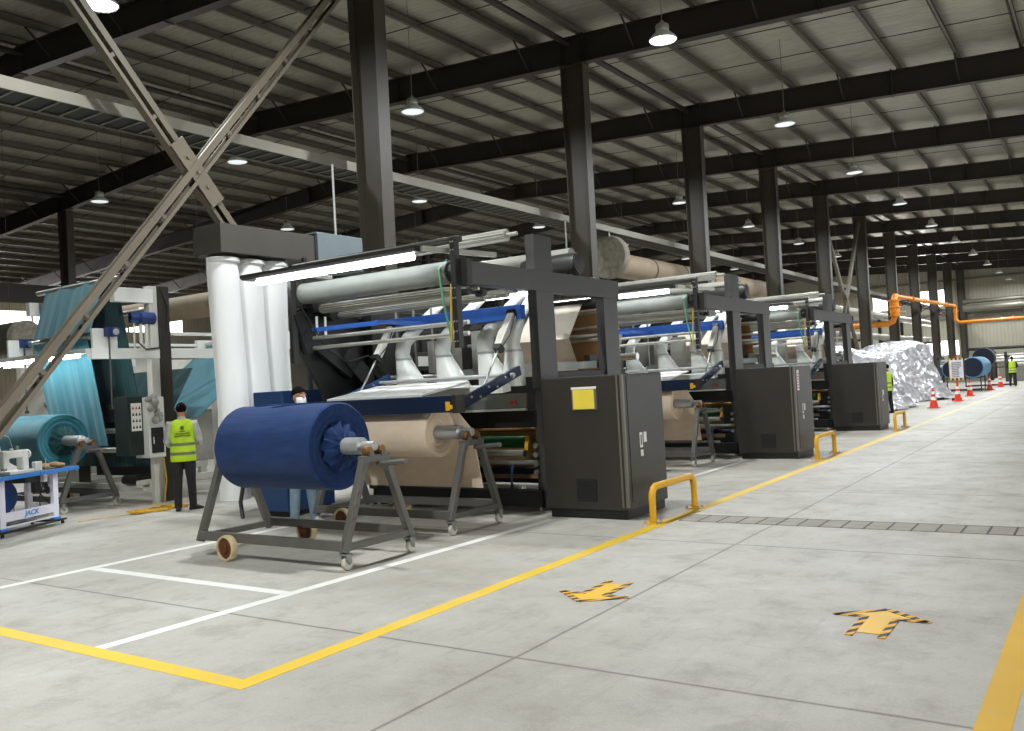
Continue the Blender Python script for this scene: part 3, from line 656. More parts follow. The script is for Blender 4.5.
    # straps, cable, wheel
    MB().path([(-6.72, 8.6, 3.33), (-6.74, 8.46, 3.2), (-6.70, 8.46, 2.8), (-6.62, 8.5, 2.3)], .014, 8).build('green_strap', M['gstrap'], t, 0, SM)
    MB().path([(-6.56, 8.46, 3.0), (-6.57, 8.45, 2.7), (-6.60, 8.46, 2.3)], .015, 8).build('yellow_strap', M['ystrap'], t, 0, SM)
    o = MB().lathe([(.06, 0), (.115, .0), (.115, .06), (.06, .06)], (-9.75, 9.95, 2.15), 'Y', 24, close=True).lathe([(.035, 0), (.035, .06)], (-9.75, 9.95, 2.15), 'Y', 14).box(-9.75, -9.4, 9.99, 10.01, 2.13, 2.17).build('hose_reel', M['red'], t, 0, SM)
    MB().prism([(8.55, 2.95), (8.75, 3.0), (9.95, 2.86), (9.95, .5), (9.4, .5), (9.0, 1.8), (8.62, 2.4)], 'X', XL-.09, XL-.03).build('swing_plate', M['black'], t, .006)
    # dark working gear on the left cheek
    b = MB().bar((-9.32, 8.6, 2.62), (-9.32, 9.5, 2.05), .08, .2).bar((-9.32, 8.5, 2.9), (-9.32, 8.7, 2.35), .06, .16).bar((-9.3, 9.4, 2.3), (-9.3, 10.0, 1.75), .1, .26).box(-9.45, -9.25, 9.9, 10.1, 1.6, 3.0)
    b.tube((-9.36, 8.8, 3.05), (-9.2, 8.8, 3.05), .14, 12).tube((-9.36, 9.1, 2.9), (-9.2, 9.1, 2.9), .1, 12).build('arm_linkage', M['black'], t)
    b = MB()
    for k in range(3): b.tube((-9.1+.35*k, 10.3, 1.95), (-9.1+.35*k, 10.3, 2.95), .018, 8)
    b.box(-9.0, -8.55, 10.9, 11.2, 2.0, 2.5).box(-8.2, -7.9, 11.0, 11.2, 1.9, 2.6).each('valve_block', M['brownwhite'], t)
    MB().box(-9.3, -7.5, 13.0, 13.08, .3, 2.8).build('rear_panel', M['rail'], t)
    for x in (-9.1, -8.75, -8.4): MB().box(x-.12, x+.12, 12.9, 13.0, .4, 2.5).build('panel_door', M['dframe'], t, .01)
    for y in (8.82, 8.98): MB().tube((-9.28, y, 2.55), (-9.28, y, 2.86), .018, 8).build('guide_pin', M['white'], t)
    MB().path([(-9.3, 8.55, 3.0), (-9.2, 8.9, 2.4), (-9.2, 9.3, 2.2), (-9.25, 9.8, 2.3), (-9.2, 10.1, 2.0)], .012, 6).build('cable', M['cable'], t)
    return t
mc = machine()
mc['label'] = 'nearest cloth machine, with its lit tube lamp above the blue fabric roll'
m2 = clone(mc, (0, PITCH, 0), 'cloth machine just behind the cabinet with the yellow sheet')
m3 = clone(mc, (0, 2*PITCH, 0), 'farthest cloth machine, just before the silver tarpaulins')

# ------------------------------------------------------------------ control cabinets
def cabinet():
    t = thing('control_cabinet', 'cabinet', 'cabinet', (-5.7, 10.3, 0), 'charcoal control cabinets along the aisle')
    MB().box(-6.14, -5.03, 9.78, 10.86, 0, .12).build('plinth', M['black'], t, .006)
    o = MB().box(-6.18, -5.0, 9.75, 10.9, .115, 1.8).build('body', M['cab'], t, .012)
    MB().box(-5.085, -5.06, 9.742, 9.76, .15, 1.79).box(-5.03, -4.997, 9.742, 9.79, .15, 1.79).build('corner_trim', M['cabedge'], o, .004)
    b = MB().box(-5.72, -5.43, 9.742, 9.76, .22, .5); g = b.build('vent', M['black'], o)
    b = MB()
    for k in range(9): b.box(-5.71, -5.44, 9.735, 9.745, .235+.03*k, .25+.03*k)
    b.build('vent_slat', M['dframe'], g)
    MB().box(-5.006, -4.994, 9.86, 10.86, .2, 1.77).build('door', M['cab'], t, .004)
    return t
cb = cabinet(); cb['label'] = 'charcoal machine cabinet with the yellow paper sheet on its front'
c2 = clone(cb, (-.1, PITCH, 0), 'charcoal cabinet with an upright red and white sticker'); c3 = clone(cb, (-.12, 2*PITCH-.05, 0), 'farthest charcoal cabinet, right before the silver tarpaulins')
ORG.update({o.name: Vector(o.location) for o in (cb, c2, c3)})
o = MB().box(-5.72, -5.36, 9.738, 9.752, 1.375, 1.66).build('notice_sleeve', M['cabedge'], cb); MB().box(-5.7, -5.395, 9.734, 9.74, 1.385, 1.63).build('notice', M['notice'], o); MB().box(-5.72, -5.36, 9.733, 9.742, 1.635, 1.665).build('sleeve_clip', M['paper'], o)
for q, dy in ((cb, 0), (c2, PITCH), (c3, 2*PITCH-.05)):
    dx = q.location.x-cb.location.x
    MB().box(-5.0+dx, -4.992+dx, 10.14+dy, 10.22+dy, .86, 1.05).box(-5.0+dx, -4.988+dx, 10.25+dy, 10.33+dy, .92, 1.05).box(-5.0+dx, -4.99+dx, 10.15+dy, 10.22+dy, .75, .83).build('door_label', M['paper'], q)
    MB().box(-4.993+dx, -4.99+dx, 10.16+dy, 10.2+dy, .89, 1.02).build('label_print', M['cabedge'], q)
dx = -.1
o = MB().box(-5.0+dx, -4.992+dx, 9.88+PITCH, 10.02+PITCH, 1.32, 1.72).build('door_sticker', M['paper'], c2); b = MB()
for k in range(6): b.box(-4.992+dx, -4.990+dx, 9.90+PITCH, 10.0+PITCH, 1.36+.055*k, 1.385+.055*k)
b.build('sticker_print', mat('magenta_print', (186, 90, 130), 0.6), o)

# ------------------------------------------------------------------ roll trolleys
def trolley():
    t = thing('roll_trolley', 'trolley', 'trolley', (-7.5, 6.77, 0), 'grey A-frame roll trolleys')
    m = M['trolley']; y0, y1, YC = 6.27, 7.27, 6.77
    for xs, side in ((-6.38, 1), (-8.64, -1)):
        for s in (-1, 1): MB().bar((xs, YC+s*.5, .17), (xs, YC+s*.16, 1.06), .075, .075, (1, 0, 0)).build('leg', m, t, .006)
        MB().box(xs-.045, xs+.045, YC-.2, YC+.2, 1.03, 1.10).build('top_plate', m, t, .006)
        MB().bar((xs, y0, .22), (xs, y1, .22), .06, .07).build('foot_bar', m, t, .005)
        b = MB().prism([(YC-.18, 1.04), (YC-.08, 1.04), (YC-.22, .86), (YC-.25, .86)], 'X', xs-.02, xs+.02).prism([(YC+.18, 1.04), (YC+.08, 1.04), (YC+.22, .86), (YC+.25, .86)], 'X', xs-.02, xs+.02); b.build('gusset', m, t)
        for s in (-1, 1):
            o = MB().lathe([(.02, -.03), (.05, -.03), (.056, 0), (.05, .03), (.02, .03)], (xs, YC+s*.095, 1.145), 'X', 18).build('support_roller', M['bronze'], t, 0, SM)
            MB().box(xs-.055, xs-.04, YC+s*.09-.03, YC+s*.09+.03, 1.08, 1.14).box(xs+.04, xs+.055, YC+s*.09-.03, YC+s*.09+.03, 1.08, 1.14).each('roller_lug', m, o)
    for s in (-1, 1): MB().box(-8.64, -6.38, YC+s*.5-.03, YC+s*.5+.03, .19, .29).build('side_rail', m, t, .006)
    b = MB().tube((-6.36, YC+.03, 1.0), (-5.95, YC+.0, 1.03), .028, 12); b.build('push_handle', m, t, 0, SM)
    for s in (-1, 1):   # castors under the right end
        y = YC+s*.48
        o = MB().prism([(y-.035, .155), (y+.035, .155), (y+.045, .075), (y+.02, .05), (y-.01, .075)], 'X', -6.42, -6.412).prism([(y-.035, .155), (y+.035, .155), (y+.045, .075), (y+.02, .05), (y-.01, .075)], 'X', -6.348, -6.34).box(-6.43, -6.33, y-.045, y+.045, .15, .165).build('castor', M['alu'], t)
        MB().lathe([(.025, -.024), (.06, -.024), (.066, -.012), (.066, .012), (.06, .024), (.025, .024)], (-6.38, y+.015, .067), 'X', 20).build('castor_wheel', M['castor'], o, 0, SM)
    for s in (-1, 1):   # big fixed wheels on the left, outside the rails
        y = YC+s*.5+s*.075; w = .04
        o = MB().lathe([(.115, -w), (.135, -w), (.14, -w*.5), (.14, w*.5), (.135, w), (.115, w)], (-8.08, y, .14), 'Y', 30, close=True).build('fixed_wheel', M['tyre'], t, 0, SM)
        MB().lathe([(.02, -.045), (.045, -.045), (.045, -.025), (.118, -.02), (.118, .02), (.045, .025), (.045, .045), (.02, .045)], (-8.08, y, .14), 'Y', 26).build('wheel_hub', M['rust'], o, 0, SM)
        MB().tube((-8.08, YC+s*.46, .2), (-8.08, y+s*.05, .14), .02, 8).build('axle', M['rust'], o)
    return t
tr1 = trolley(); tr1['label'] = 'grey A-frame trolley on castors carrying the royal blue fabric roll'
tr2 = clone(tr1, (-.2, 1.95, 0), 'grey A-frame trolley carrying the beige roll beside the nearest machine'); tr3 = clone(tr2, (-.05, PITCH, 0), 'grey A-frame trolley with a beige roll in front of the middle machine'); tr0 = clone(tr1, (-8.2, 1.65, 0), 'grey A-frame trolley under the big teal roll at the left')
# red stencilled marks on the legs of the two near trolleys
for q in (tr1, tr2):
    d = Vector(q.location)-Vector(tr1.location); b = MB()
    for k, z in enumerate((.5, .62, .74)):
        yy = 6.77-.5+.34*(z-.17)/.89-.02
        b.path([(-6.337+d.x, yy+d.y+.018*math.cos(a*PI/4), z+.03*math.sin(a*PI/4)) for a in range(8)], .004, 5, close=True)
    b.build('stencil_mark', mat('faded_red_stencil', (134, 96, 88), .7), q)
# rolls of cloth
def roll(name, label, center, xa, xb, r, m, group, collar=None, rag=False, core=.09):
    t = thing('fabric_roll', label, 'fabric roll', center, group); y, z = center[1], center[2]
    random.seed(int(abs(center[0]*100))); n = 60; prof = []
    # end faces with layered lips
    L = [(core+.02, xb-.05), (r*.45, xb-.035), (r*.55, xb-.05), (r*.68, xb-.02), (r*.72, xb-.03), (r*.84, xb-.005), (r*.87, xb-.012), (r*.965, xb), (r, xb-.02)]
    L2 = [(r*.995, xa+(xb-xa)*f) for f in (.8, .6, .4, .2)]
    prof = L+L2+[(r, xa+.02), (r*.96, xa), (core, xa+.02)]
    b = MB(); out = []
    for i, (rr, x) in enumerate(prof):
        ring = []
        for j in range(n):
            a = 2*PI*j/n; q = rr*(1+.006*mnoise.noise(Vector((x*1.3, math.cos(a)*2, math.sin(a)*2)))*2); xx = x+.012*mnoise.noise(Vector((rr*9, math.cos(a)*3, math.sin(a)*3)))
            ring.append(Vector((xx, y+math.cos(a)*q, z+math.sin(a)*q)))
        out.append(ring)
    b.rings(out).build('fabric', m, t, 0, R(35))
    x1, x0 = center[0]+1.13, center[0]-1.13   # core pipe carried on the trolley
    o = MB().lathe([(.03, x0-.05), (.05, x0-.04), (.05, x0+.11), (core, x0+.12), (core, x1-.16), (core*.85, x1-.15), (.05, x1-.14), (.05, x1+.02), (.02, x1+.03)], (0, y, z), 'X', 24).build('core_pipe', M['pipe'], t, 0, SM)
    if collar:
        out = []
        for k, (rr, dx) in enumerate([(core+.005, .10), (core+.07, .08), (r*.42, .045), (r*.55, .01)]):
            out.append([Vector((xb+dx-.02+.03*math.sin(j*1.9+k)*(k > 0), y+math.cos(2*PI*j/36)*rr*(1+.06*math.sin(j*2.7+k)), z+math.sin(2*PI*j/36)*rr*(1+.06*math.sin(j*2.7+k)))) for j in range(36)])
        MB().rings(out, cap=False).build('gathered_end', collar, t, 0, R(70))
    return t
rb = roll('r', 'big roll of royal blue fabric on the nearest grey trolley', (-7.51, 6.77, 1.19), -8.38, -6.86, .47, M['bluefab'], None, M['bluefab'])
b = MB()   # loose fold creases along the top of the blue roll
for x0, x1, a0, a1 in ((-8.1, -7.45, 1.75, 1.3), (-7.75, -7.2, 1.9, 1.5)):
    b.path([(x0+(x1-x0)*f, 6.77+.471*math.cos(a0+(a1-a0)*f), 1.19+.471*math.sin(a0+(a1-a0)*f)) for f in [i/10 for i in range(11)]], .01, 6, radii=[(.004+.012*math.sin(PI*i/10)) for i in range(11)])
b.build('loose_fold', M['bluefab'], rb, 0, SM)
roll('r', 'beige fabric roll on the trolley beside the nearest machine', (-7.71, 8.72, 1.19), -8.58, -7.06, .31, M['beige'], 'beige rolls waiting on trolleys')
roll('r', 'beige fabric roll on the trolley beyond the first charcoal cabinet', (-7.76, 8.72+PITCH, 1.19), -8.63, -7.11, .31, M['beige'], 'beige rolls waiting on trolleys')
roll('r', 'big teal fabric roll at the left below the hanging teal cloth', (-15.71, 8.42, 1.19), -16.62, -15.3, .47, M['tealfab'], None, M['tealdark'])

# ------------------------------------------------------------------ yellow guard rails
def guard():
    t = thing('guard_rail', 'guard', 'guard rail', (-4.62, 10.25, 0), 'yellow hoop guards in front of the cabinets')
    y0, y1, h, r = 9.62, 10.88, .43, .12; pts = [(-4.62, y0, .0), (-4.62, y0, h-r)]
    pts += [(-4.62, y0+r-r*math.cos(a), h-r+r*math.sin(a)) for a in (R(25), R(50), R(75))]+[(-4.62, y0+r, h), (-4.62, y1-r, h)]
    pts += [(-4.62, y1-r+r*math.sin(a), h-r+r*math.cos(a)) for a in (R(25), R(50), R(75))]+[(-4.62, y1, h-r), (-4.62, y1, 0)]
    MB().path(pts, .042, 14).build('hoop', M['yellow'], t, 0, R(60))
    for y in (y0, y1):
        o = MB().box(-4.72, -4.52, y-.09, y+.09, 0, .012).build('base_plate', M['yellow'], t); b = MB()
        for sx in (-1, 1):
            for sy in (-1, 1): b.lathe([(.014, 0), (.014, .03)], (-4.62+sx*.075, y+sy*.065, .01), 'Z', 6)
        b.build('anchor_bolt', M['pipe'], o)
    return t
g1 = guard(); g1['label'] = 'yellow hoop guard rail by the cabinet with the yellow sheet'
clone(g1, (-.1, PITCH, 0), 'yellow hoop guard rail by the middle charcoal cabinet'); clone(g1, (-.12, 2*PITCH-.05, 0), 'farthest yellow hoop guard rail, by the last charcoal cabinet')

# ================================================================== DUST COLLECTOR
t = thing('dust_collector', 'dust collector with three white filter bags hanging from a long grey duct box', 'dust collector', (-11.3, 9.6, 0))
o = MB().box(-11.62, -10.95, 8.55, 10.45, 3.98, 4.42).build('plenum', M['plenum'], t, .008)
MB().box(-11.62, -10.95, 10.5, 11.6, 3.9, 4.50).build('fan_box', M['plenumb'], t, .008)
MB().box(-11.64, -10.94, 10.44, 10.51, 3.9, 4.46).build('flange', M['black'], t, .004)
for k, y in enumerate((8.82, 9.3, 9.78)):
    prof = []; out = []; zz = [.22+.103*i for i in range(36)]+[3.94]; random.seed(k)
    for i, z in enumerate(zz):
        ring = []
        for j in range(28):
            a = 2*PI*j/28; q = .236*(1+.035*mnoise.noise(Vector((math.cos(a)*1.4+k*5, math.sin(a)*1.4, z*.9)))+.012*math.sin(a*5+z*1.5+k))*(1 if 2 < i < 35 else .97)
            ring.append(Vector((-11.25+math.cos(a)*q+.03*math.sin(z*1.1+k), y+math.sin(a)*q+.02*math.sin(z+k), z)))
        out.append(ring)
    o = MB().rings(out).build('filter_bag', M['bag'], t, 0, R(60))
    MB().lathe([(.235, 3.86), (.247, 3.87), (.247, 3.92), (.235, 3.93)], (-11.25, y, 0), 'Z', 28).build('clamp_band', M['white'], o, 0, SM)
o = MB().box(-10.6, -9.96, 8.72, 9.66, .08, 1.835).build('blue_housing', M['bluebox'], t, .01)
MB().box(-10.56, -10.0, 8.76, 9.62, 0, .08).build('housing_base', M['black'], o)
MB().box(-10.86, -10.8, 10.05, 10.11, 0, 4.0).build('post', M['black'], t)
MB().path([(-10.6, 8.6, .9), (-10.55, 8.45, .6), (-10.6, 8.4, .25), (-10.5, 8.35, .03)], .03, 8).build('hose', M['black'], t, 0, SM)

# ================================================================== TEAL CLOTH MACHINE AT THE LEFT
t = thing('cloth_winding_machine', 'white framed cloth machine at the left holding teal sheets, with blue motors', 'textile machine', (-15.8, 9.6, 0))
PX = -14.15; LXm = -16.95
for x, lab in ((PX, 1), (LXm, 0)):
    o = MB().box(x-.14, x+.02, 9.42, 9.60, 0, 3.86).build('post', M['offwhite'], t, .006)
    MB().box(x-.1, x+.06, 9.58, 9.80, 0, 3.86).build('post_panel', M['steel'], o, .004)
    MB().box(x-.1, x+.04, 8.3, 10.9, 2.56, 2.74).build('side_beam', M['white'], t, .006)
    MB().box(x-.1, x+.04, 8.75, 9.5, 3.55, 3.8).build('top_arm', M['white'], t, .006)
    MB().box(x-.06, x+.0, 8.35, 8.8, 2.74, 3.08).build('bearing_plate', M['white'], t, .006)
    o = MB().lathe([(.04, x-.02), (.085, x-.01), (.085, x+.08), (.05, x+.09)], (0, 8.72, 3.02), 'X', 18).box(x-.02, x+.06, 8.55, 8.72, 2.94, 3.1).build('drive_motor', M['motor'], t, 0, SM)
    MB().lathe([(.03, x+.085), (.055, x+.09), (.055, x+.1), (.03, x+.1)], (0, 8.72, 3.02), 'X', 14).build('motor_ring', M['pipe'], o)
    MB().tube((x+.04, 8.62, 2.95), (x+.04, 8.62, 1.75), .015, 8).bar((x+.04, 8.62, 1.75), (x+.04, 8.62, 1.7), .06, .05).build('hand_rod', M['frame'], t)
    MB().box(x-.12, x+.0, 12.4, 12.56, 0, .3).build('frame_leg', M['offwhite'], t, .005)
    MB().box(x-.12, x+.0, 9.1, 12.6, .3, .42).build('base_beam', M['offwhite'], t, .005)
    MB().box(x-.04, x+.0, 9.8, 12.95, 2.98, 3.04).box(x-.08, x+.02, 12.45, 12.95, 2.75, 3.12).build('rear_arm', M['white'], t, .005)
MB().box(LXm, PX, 9.15, 9.27, .22, .34).build('base_beam', M['offwhite'], t, .005)
MB().path([(PX+.06, 9.62, 3.82), (PX+.075, 9.75, 3.5), (PX+.07, 9.72, 3.0), (PX+.07, 9.55, 2.75), (PX+.06, 9.3, 2.72), (PX+.05, 9.15, 2.85)], .012, 6).build('cable', M['cable'], t, 0, SM)
o = MB().lathe([(.04, 8.95), (.07, 8.96), (.07, 9.1), (.11, 9.12), (.11, 9.4), (.09, 9.42), (.03, 9.43)], (PX, .1, 3.28), 'Y', 18).box(PX-.05, PX+.05, 9.05, 9.22, 3.19, 3.37).build('gear_motor', M['motor'], t, 0, SM)
MB().tube((PX, 9.25, 2.74), (PX, 9.25, 3.2), .03, 8).tube((PX, 9.12, 2.74), (PX, 9.12, 3.2), .015, 8).tube((PX, 9.36, 2.74), (PX, 9.36, 3.2), .035, 8).build('motor_stand', M['offwhite'], o)
for y, z, r, m in ((8.72, 3.0, .06, 'chrome'), (8.95, 3.98, .05, 'chrome'), (9.8, 3.5, .05, 'chrome'), (9.25, 1.3, .05, 'chrome'), (9.25, .95, .05, 'chrome'), (12.7, 3.02, .05, 'chrome'), (13.0, 2.95, .06, 'offwhite')):
    rod(t, 'guide_roller', M[m], (LXm, y, z), (PX-.05, y, z), r)
o = MB().box(LXm-.6, PX, 8.22, 8.36, 2.66, 2.74).build('lamp_rail', M['white'], t); MB().tube((LXm-.5, 8.26, 2.64), (LXm+1.7, 8.26, 2.64), .04, 10).tube((LXm+1.8, 8.26, 2.64), (PX-.3, 8.26, 2.64), .04, 10).build('lamp_tube', M['tubel'], o, 0, SM)
def drape(name, m, pts, xa, xb, amp=.012, nx=24, th=.01, xa2=None, xb2=None):
    rows = []
    for i, (y, z) in enumerate(pts):
        f = i/(len(pts)-1); a = xa+((xa if xa2 is None else xa2)-xa)*f; c = xb+((xb if xb2 is None else xb2)-xb)*f
        rows.append([(a+(c-a)*j/nx, y+amp*math.sin(j*1.7)*(.3+f)+amp*.7*math.sin(j*.63+i*.2), z) for j in range(nx+1)])
    return MB().sheet(rows, th).build(name, m, t, 0, R(70))
sub = lambda a, b, n: [(a[0]+(b[0]-a[0])*i/n, a[1]+(b[1]-a[1])*i/n) for i in range(n+1)]
drape('upper_sheet', M['tealfab'], sub((8.93, 4.03), (8.64, 3.06), 5), -16.6, -14.7)
drape('lower_sheet', M['tealfab'], sub((8.66, 2.98), (8.98, 1.05), 9), -16.65, -14.86, .016)
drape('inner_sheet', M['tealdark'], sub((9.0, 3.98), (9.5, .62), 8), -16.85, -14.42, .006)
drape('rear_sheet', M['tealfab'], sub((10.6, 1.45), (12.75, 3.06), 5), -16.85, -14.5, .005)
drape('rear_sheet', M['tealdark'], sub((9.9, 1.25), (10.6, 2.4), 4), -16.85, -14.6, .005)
MB().box(-16.85, -14.45, 9.2, 9.26, 1.45, 1.78).build('inox_panel', M['inox'], t, .006)
MB().box(-16.85, -14.3, 9.9, 10.0, .4, 1.6).build('back_screen', M['black'], t)
o = MB().box(-14.35, -13.95, 8.80, 9.12, .88, 1.9).build('switch_box', M['dgreen'], t, .008)
w = MB().box(-13.952, -13.94, 8.86, 9.05, 1.3, 1.78).build('warning_plate', M['paper'], o)
b = MB(); c = MB()
for i in range(3):
    for k in range(4):
        y, z = 8.895+.06*i, 1.37+.11*k
        (c if k == 3 and i < 2 else b).prism([(y-.022, z-.025), (y+.022, z-.025), (y, z+.03)], 'X', -13.941, -13.936)
b.build('pictogram', M['black'], w); c.build('red_pictogram', M['red'], w)
o = MB().box(-14.2, -13.8, 9.08, 9.40, .82, 1.87).build('cabinet', M['white'], t, .008); MB().box(-13.81, -13.785, 9.13, 9.36, .9, 1.34).build('door', M['black'], o, .004)
MB().box(-13.785, -13.77, 9.15, 9.165, 1.06, 1.18).build('door_handle', M['white'], o)
MB().box(-14.0, -13.9, 9.22, 9.32, 0, .82).build('cabinet_leg', M['offwhite'], t, .004)
MB().path([(-13.85, 9.38, .84), (-13.82, 9.4, .4), (-13.85, 9.36, .02)], .012, 6).build('cable', M['ycord'], t)
MB().tube((-14.9, 9.3, .4), (-14.7, 9.3, .4), .09, 14).box(-14.65, -14.3, 9.1, 9.5, .36, .5).build('floor_motor', M['black'], t, 0, SM)
# rag over the cabinet
b = MB(); rg = random.Random(3)
for k in range(9): b.ball((-13.79+rg.uniform(-.04, .05), 9.2+rg.uniform(-.09, .09), 1.86-.05*k+rg.uniform(-.03, .03)), (.05, rg.uniform(.05, .09), rg.uniform(.05, .09)), 10, 7)
tag(b.build('rag', M['rag'], None, 0, R(70)), 'crumpled grey rag hung over the top of the white switch cabinet', 'rag')

# far left: cabinet like console with a screen behind the person in the vest
t = thing('control_console', 'pale machine console with a dark tilted screen, behind the worker in the yellow vest', 'console', (-17.6, 14.0, 0))
MB().box(-18.2, -17.1, 13.7, 14.5, 0, 1.9).build('body', M['offwhite'], t, .01); o = MB().prism([(13.6, 1.9), (13.75, 2.55), (14.3, 2.55), (14.3, 1.9)], 'X', -17.9, -17.0).build('hood', M['white'], t, .01)
MB().bar((-17.35, 13.60, 2.02), (-17.35, 13.70, 2.42), .4, .02, (0, -1, .2)).build('screen', M['screen'], o)
MB().tube((-18.2, 13.2, 1.95), (-16.9, 13.2, 1.95), .1, 14).build('roller', M['pipe'], t, 0, SM)
MB().box(-17.0, -16.2, 13.3, 14.2, .0, 1.75).build('black_unit', M['black'], t, .01)
for k, (x, y, lab) in enumerate(((-20.5, 12.0, 'grey machine block with rollers, beyond the teal machine'), (-24.0, 16.5, 'low grey machine standing far behind the teal machine'))):
    t = thing('finishing_machine', lab, 'textile machine', (x, y, 0))
    MB().box(x-1.4, x+1.4, y-.9, y+.9, 0, 1.5).build('body', M['brownwhite'], t, .02); MB().box(x-1.5, x-1.3, y-1, y+1, 1.5, 3.0).box(x+1.3, x+1.5, y-1, y+1, 1.5, 3.0).each('side_frame', M['offwhite'], t, .01)
    for z in (1.9, 2.4, 2.9): rod(t, 'guide_roller', M['chrome'], (x-1.3, y-.4, z), (x+1.3, y-.4, z), .08)

# large insulated ducts under the roof
def bigduct(lab, p, q, r, m, er=None, dz=0, ztop=99):
    t = thing('insulated_duct', lab, 'duct', p); er = er or r; p2 = (p[0], p[1], p[2]-dz); q = (q[0], q[1], q[2]-dz); b = MB().tube(p2, q, r, 36); b.build('jacket', m, t, 0, SM); P, Q = Vector(p), Vector(q); Q.z += dz; d = (Q-P).normalized()
    MB().path([P-d*.3, P-d*.26, P-d*.02, P+d*.1], r, 36, radii=[er*.96, er, er, er*.9]).build('end_cap', M['felt'], t, 0, SM)
    b = MB(); L = (Q-P).length
    for k in range(1, int(L/2.5)): c = Vector(p2)+d*(2.5*k); b.path([c-d*.03, c+d*.03], r+.012, 36)
    b.build('strap', M['dframe'], t, 0, SM); z0 = min(p[2], q[2])-r
    b = MB()
    for f in (.15, .55, .9):
        c = Vector(p2)+d*L*f; b.tube((c.x, c.y, c.z+r*.9), (c.x, c.y, min(ztop, raf(c.x)+.1)), .006, 6)
    b.build('hanger_rod', M['steel'], t); return t
bigduct('fat felt wrapped duct with a round end, right of the second column', (-12.3, 23.75, 5.39), (-12.3, 38.0, 5.39), .38, M['ductbr'], .65, .2, 6.09)
bigduct('brown insulated duct seen beyond the white post of the teal machine', (-21.6, 16.6, 4.6), (-26.5, 16.6, 4.6), .36, M['ductbr'])
bigduct('grey insulated duct at the far left edge in front of the bright windows', (-27.9, 14.2, 4.05), (-33.0, 14.2, 4.05), .5, M['plenum'])

# white conduits dropping from the cable tray to the machines
for x, y, z0, lab in ((-12.0, 12.0, 4.5, 'thin white conduit dropping from the cable tray left of the first column'), (-12.0, 20.62, 5.3, 'thin white conduit dropping from the cable tray at the second column'), (-12.08, 23.3, 5.95, 'thin white hanger above the felt covered duct end')):
    tag(MB().tube((x, y, z0), (x, y, 6.1), .022, 8).build('conduit', M['white'], None, 0, SM), lab, 'conduit')

# ================================================================== SEWING TABLE
sx, sy, sr = -13.40, 6.90, R(24.8)
t = thing('sewing_table', 'white sewing table with a blue edged top and blue lettering below', 'table', (sx, sy, 0), local=True)
def sew(b, name, m, par=None, bev=0, sm=None): return b.build(name, m, par or t, bev, sm)
# local: long axis +Y, aisle side +X
o = sew(MB().box(-.42, .20, -1.3, .72, .815, .845), 'table_top', M['ttop'], None, .004); sew(MB().box(.2, .225, -1.3, .72, .795, .85).box(-.445, -.42, -1.3, .72, .795, .85).box(-.42, .2, .72, .745, .795, .85).box(-.42, .2, -1.325, -1.3, .795, .85), 'top_edge', M['tblue'], o, .004)
sew(MB().box(.222, .227, -.165, -.16, .795, .85), 'edge_seam', M['cable'], o)
for y in (-.84, .27):
    sew(MB().box(.08, .14, y-.055, y+.055, .10, .81).box(-.36, -.30, y-.055, y+.055, .10, .81).box(-.36, .14, y-.045, y+.045, .74, .80), 'leg', M['lav'], None, .008)
    MB().box(.06, .16, y-.065, y+.065, .08, .12).box(-.38, -.28, y-.065, y+.065, .08, .12).each('foot_cap', M['tblue'], t, .006)
    sew(MB().box(-.42, .2, y-.05, y+.05, .055, .085), 'base_plate', M['steel'], None, .004)
o = sew(MB().box(.10, .125, -.79, .22, .2, .33), 'foot_board', M['lav'], None, .006)
sew(MB().box(.12, .18, -.95, .44, .055, .08).box(-.4, -.34, -.95, .44, .055, .08), 'base_rail', M['steel']); sew(MB().box(.1, .125, -.79, .22, .12, .14), 'lower_rail', M['lav'])
fc = bpy.data.curves.new('lettering', 'FONT'); fc.body = 'JACK'; fc.size = .10; fc.extrude = .002; fc.align_x = 'CENTER'; fc.align_y = 'CENTER'; fc.shear = .15; fc.offset = .003
fo = bpy.data.objects.new('tmp', fc); COL.objects.link(fo); bpy.context.view_layer.update()
me = bpy.data.meshes.new_from_object(fo.evaluated_get(bpy.context.evaluated_depsgraph_get())); bpy.data.objects.remove(fo); me.materials.clear(); me.materials.append(M['jackink'])
lo = bpy.data.objects.new('lettering', me); COL.objects.link(lo); lo.parent = o; lo.matrix_local = Matrix.Translation((.127, -.25, .265)) @ Matrix(((0, 0, 1, 0), (1, 0, 0, 0), (0, 1, 0, 0), (0, 0, 0, 1)))
lo.scale = (1.25, 1, 1)
for x in (.15, -.37):
    for y in (-.88, .38): q = sew(MB().tube((x-.012, y, .026), (x+.012, y, .026), .026, 14), 'castor', M['black'], None, 0, SM)
sew(MB().box(-.25, .1, -.32, .02, .70, .8).tube((-.06, .1, .52), (-.06, .1, .78), .07, 14), 'motor_box', M['dframe'], None, .01)
sew(MB().box(.09, .15, .0, .08, .68, .795), 'switch', M['lav'], None, .006)
MB().path([(.12, .04, .7), (.05, .02, .45), (.09, -.02, .25), (.02, -.1, .15)], .008, 6).path([(-.06, .1, .55), (-.02, .3, .35), (.1, .24, .2)], .008, 6).path([(.1, -.6, .78), (.12, -.6, .4), (.1, -.58, .3)], .006, 6).each('cable', M['cable'], t)
sew(MB().box(-.3, .05, -.25, .2, .14, .17).box(-.32, -.3, -.25, .2, .1, .2), 'treadle', M['pipe'], None, .005)
t.location = (sx, sy, 0); t.rotation_euler = (0, 0, sr)
t = thing('sewing_machine', 'white industrial sewing machine standing on the blue edged table', 'sewing machine', (sx, sy, .847), local=True); t.rotation_euler = (0, 0, sr)
sew(MB().box(-.16, .1, -.62, -.12, 0, .05), 'bed', M['white'], None, .01); sew(MB().box(-.09, .03, -.26, -.14, .05, .34), 'column', M['white'], None, .02)
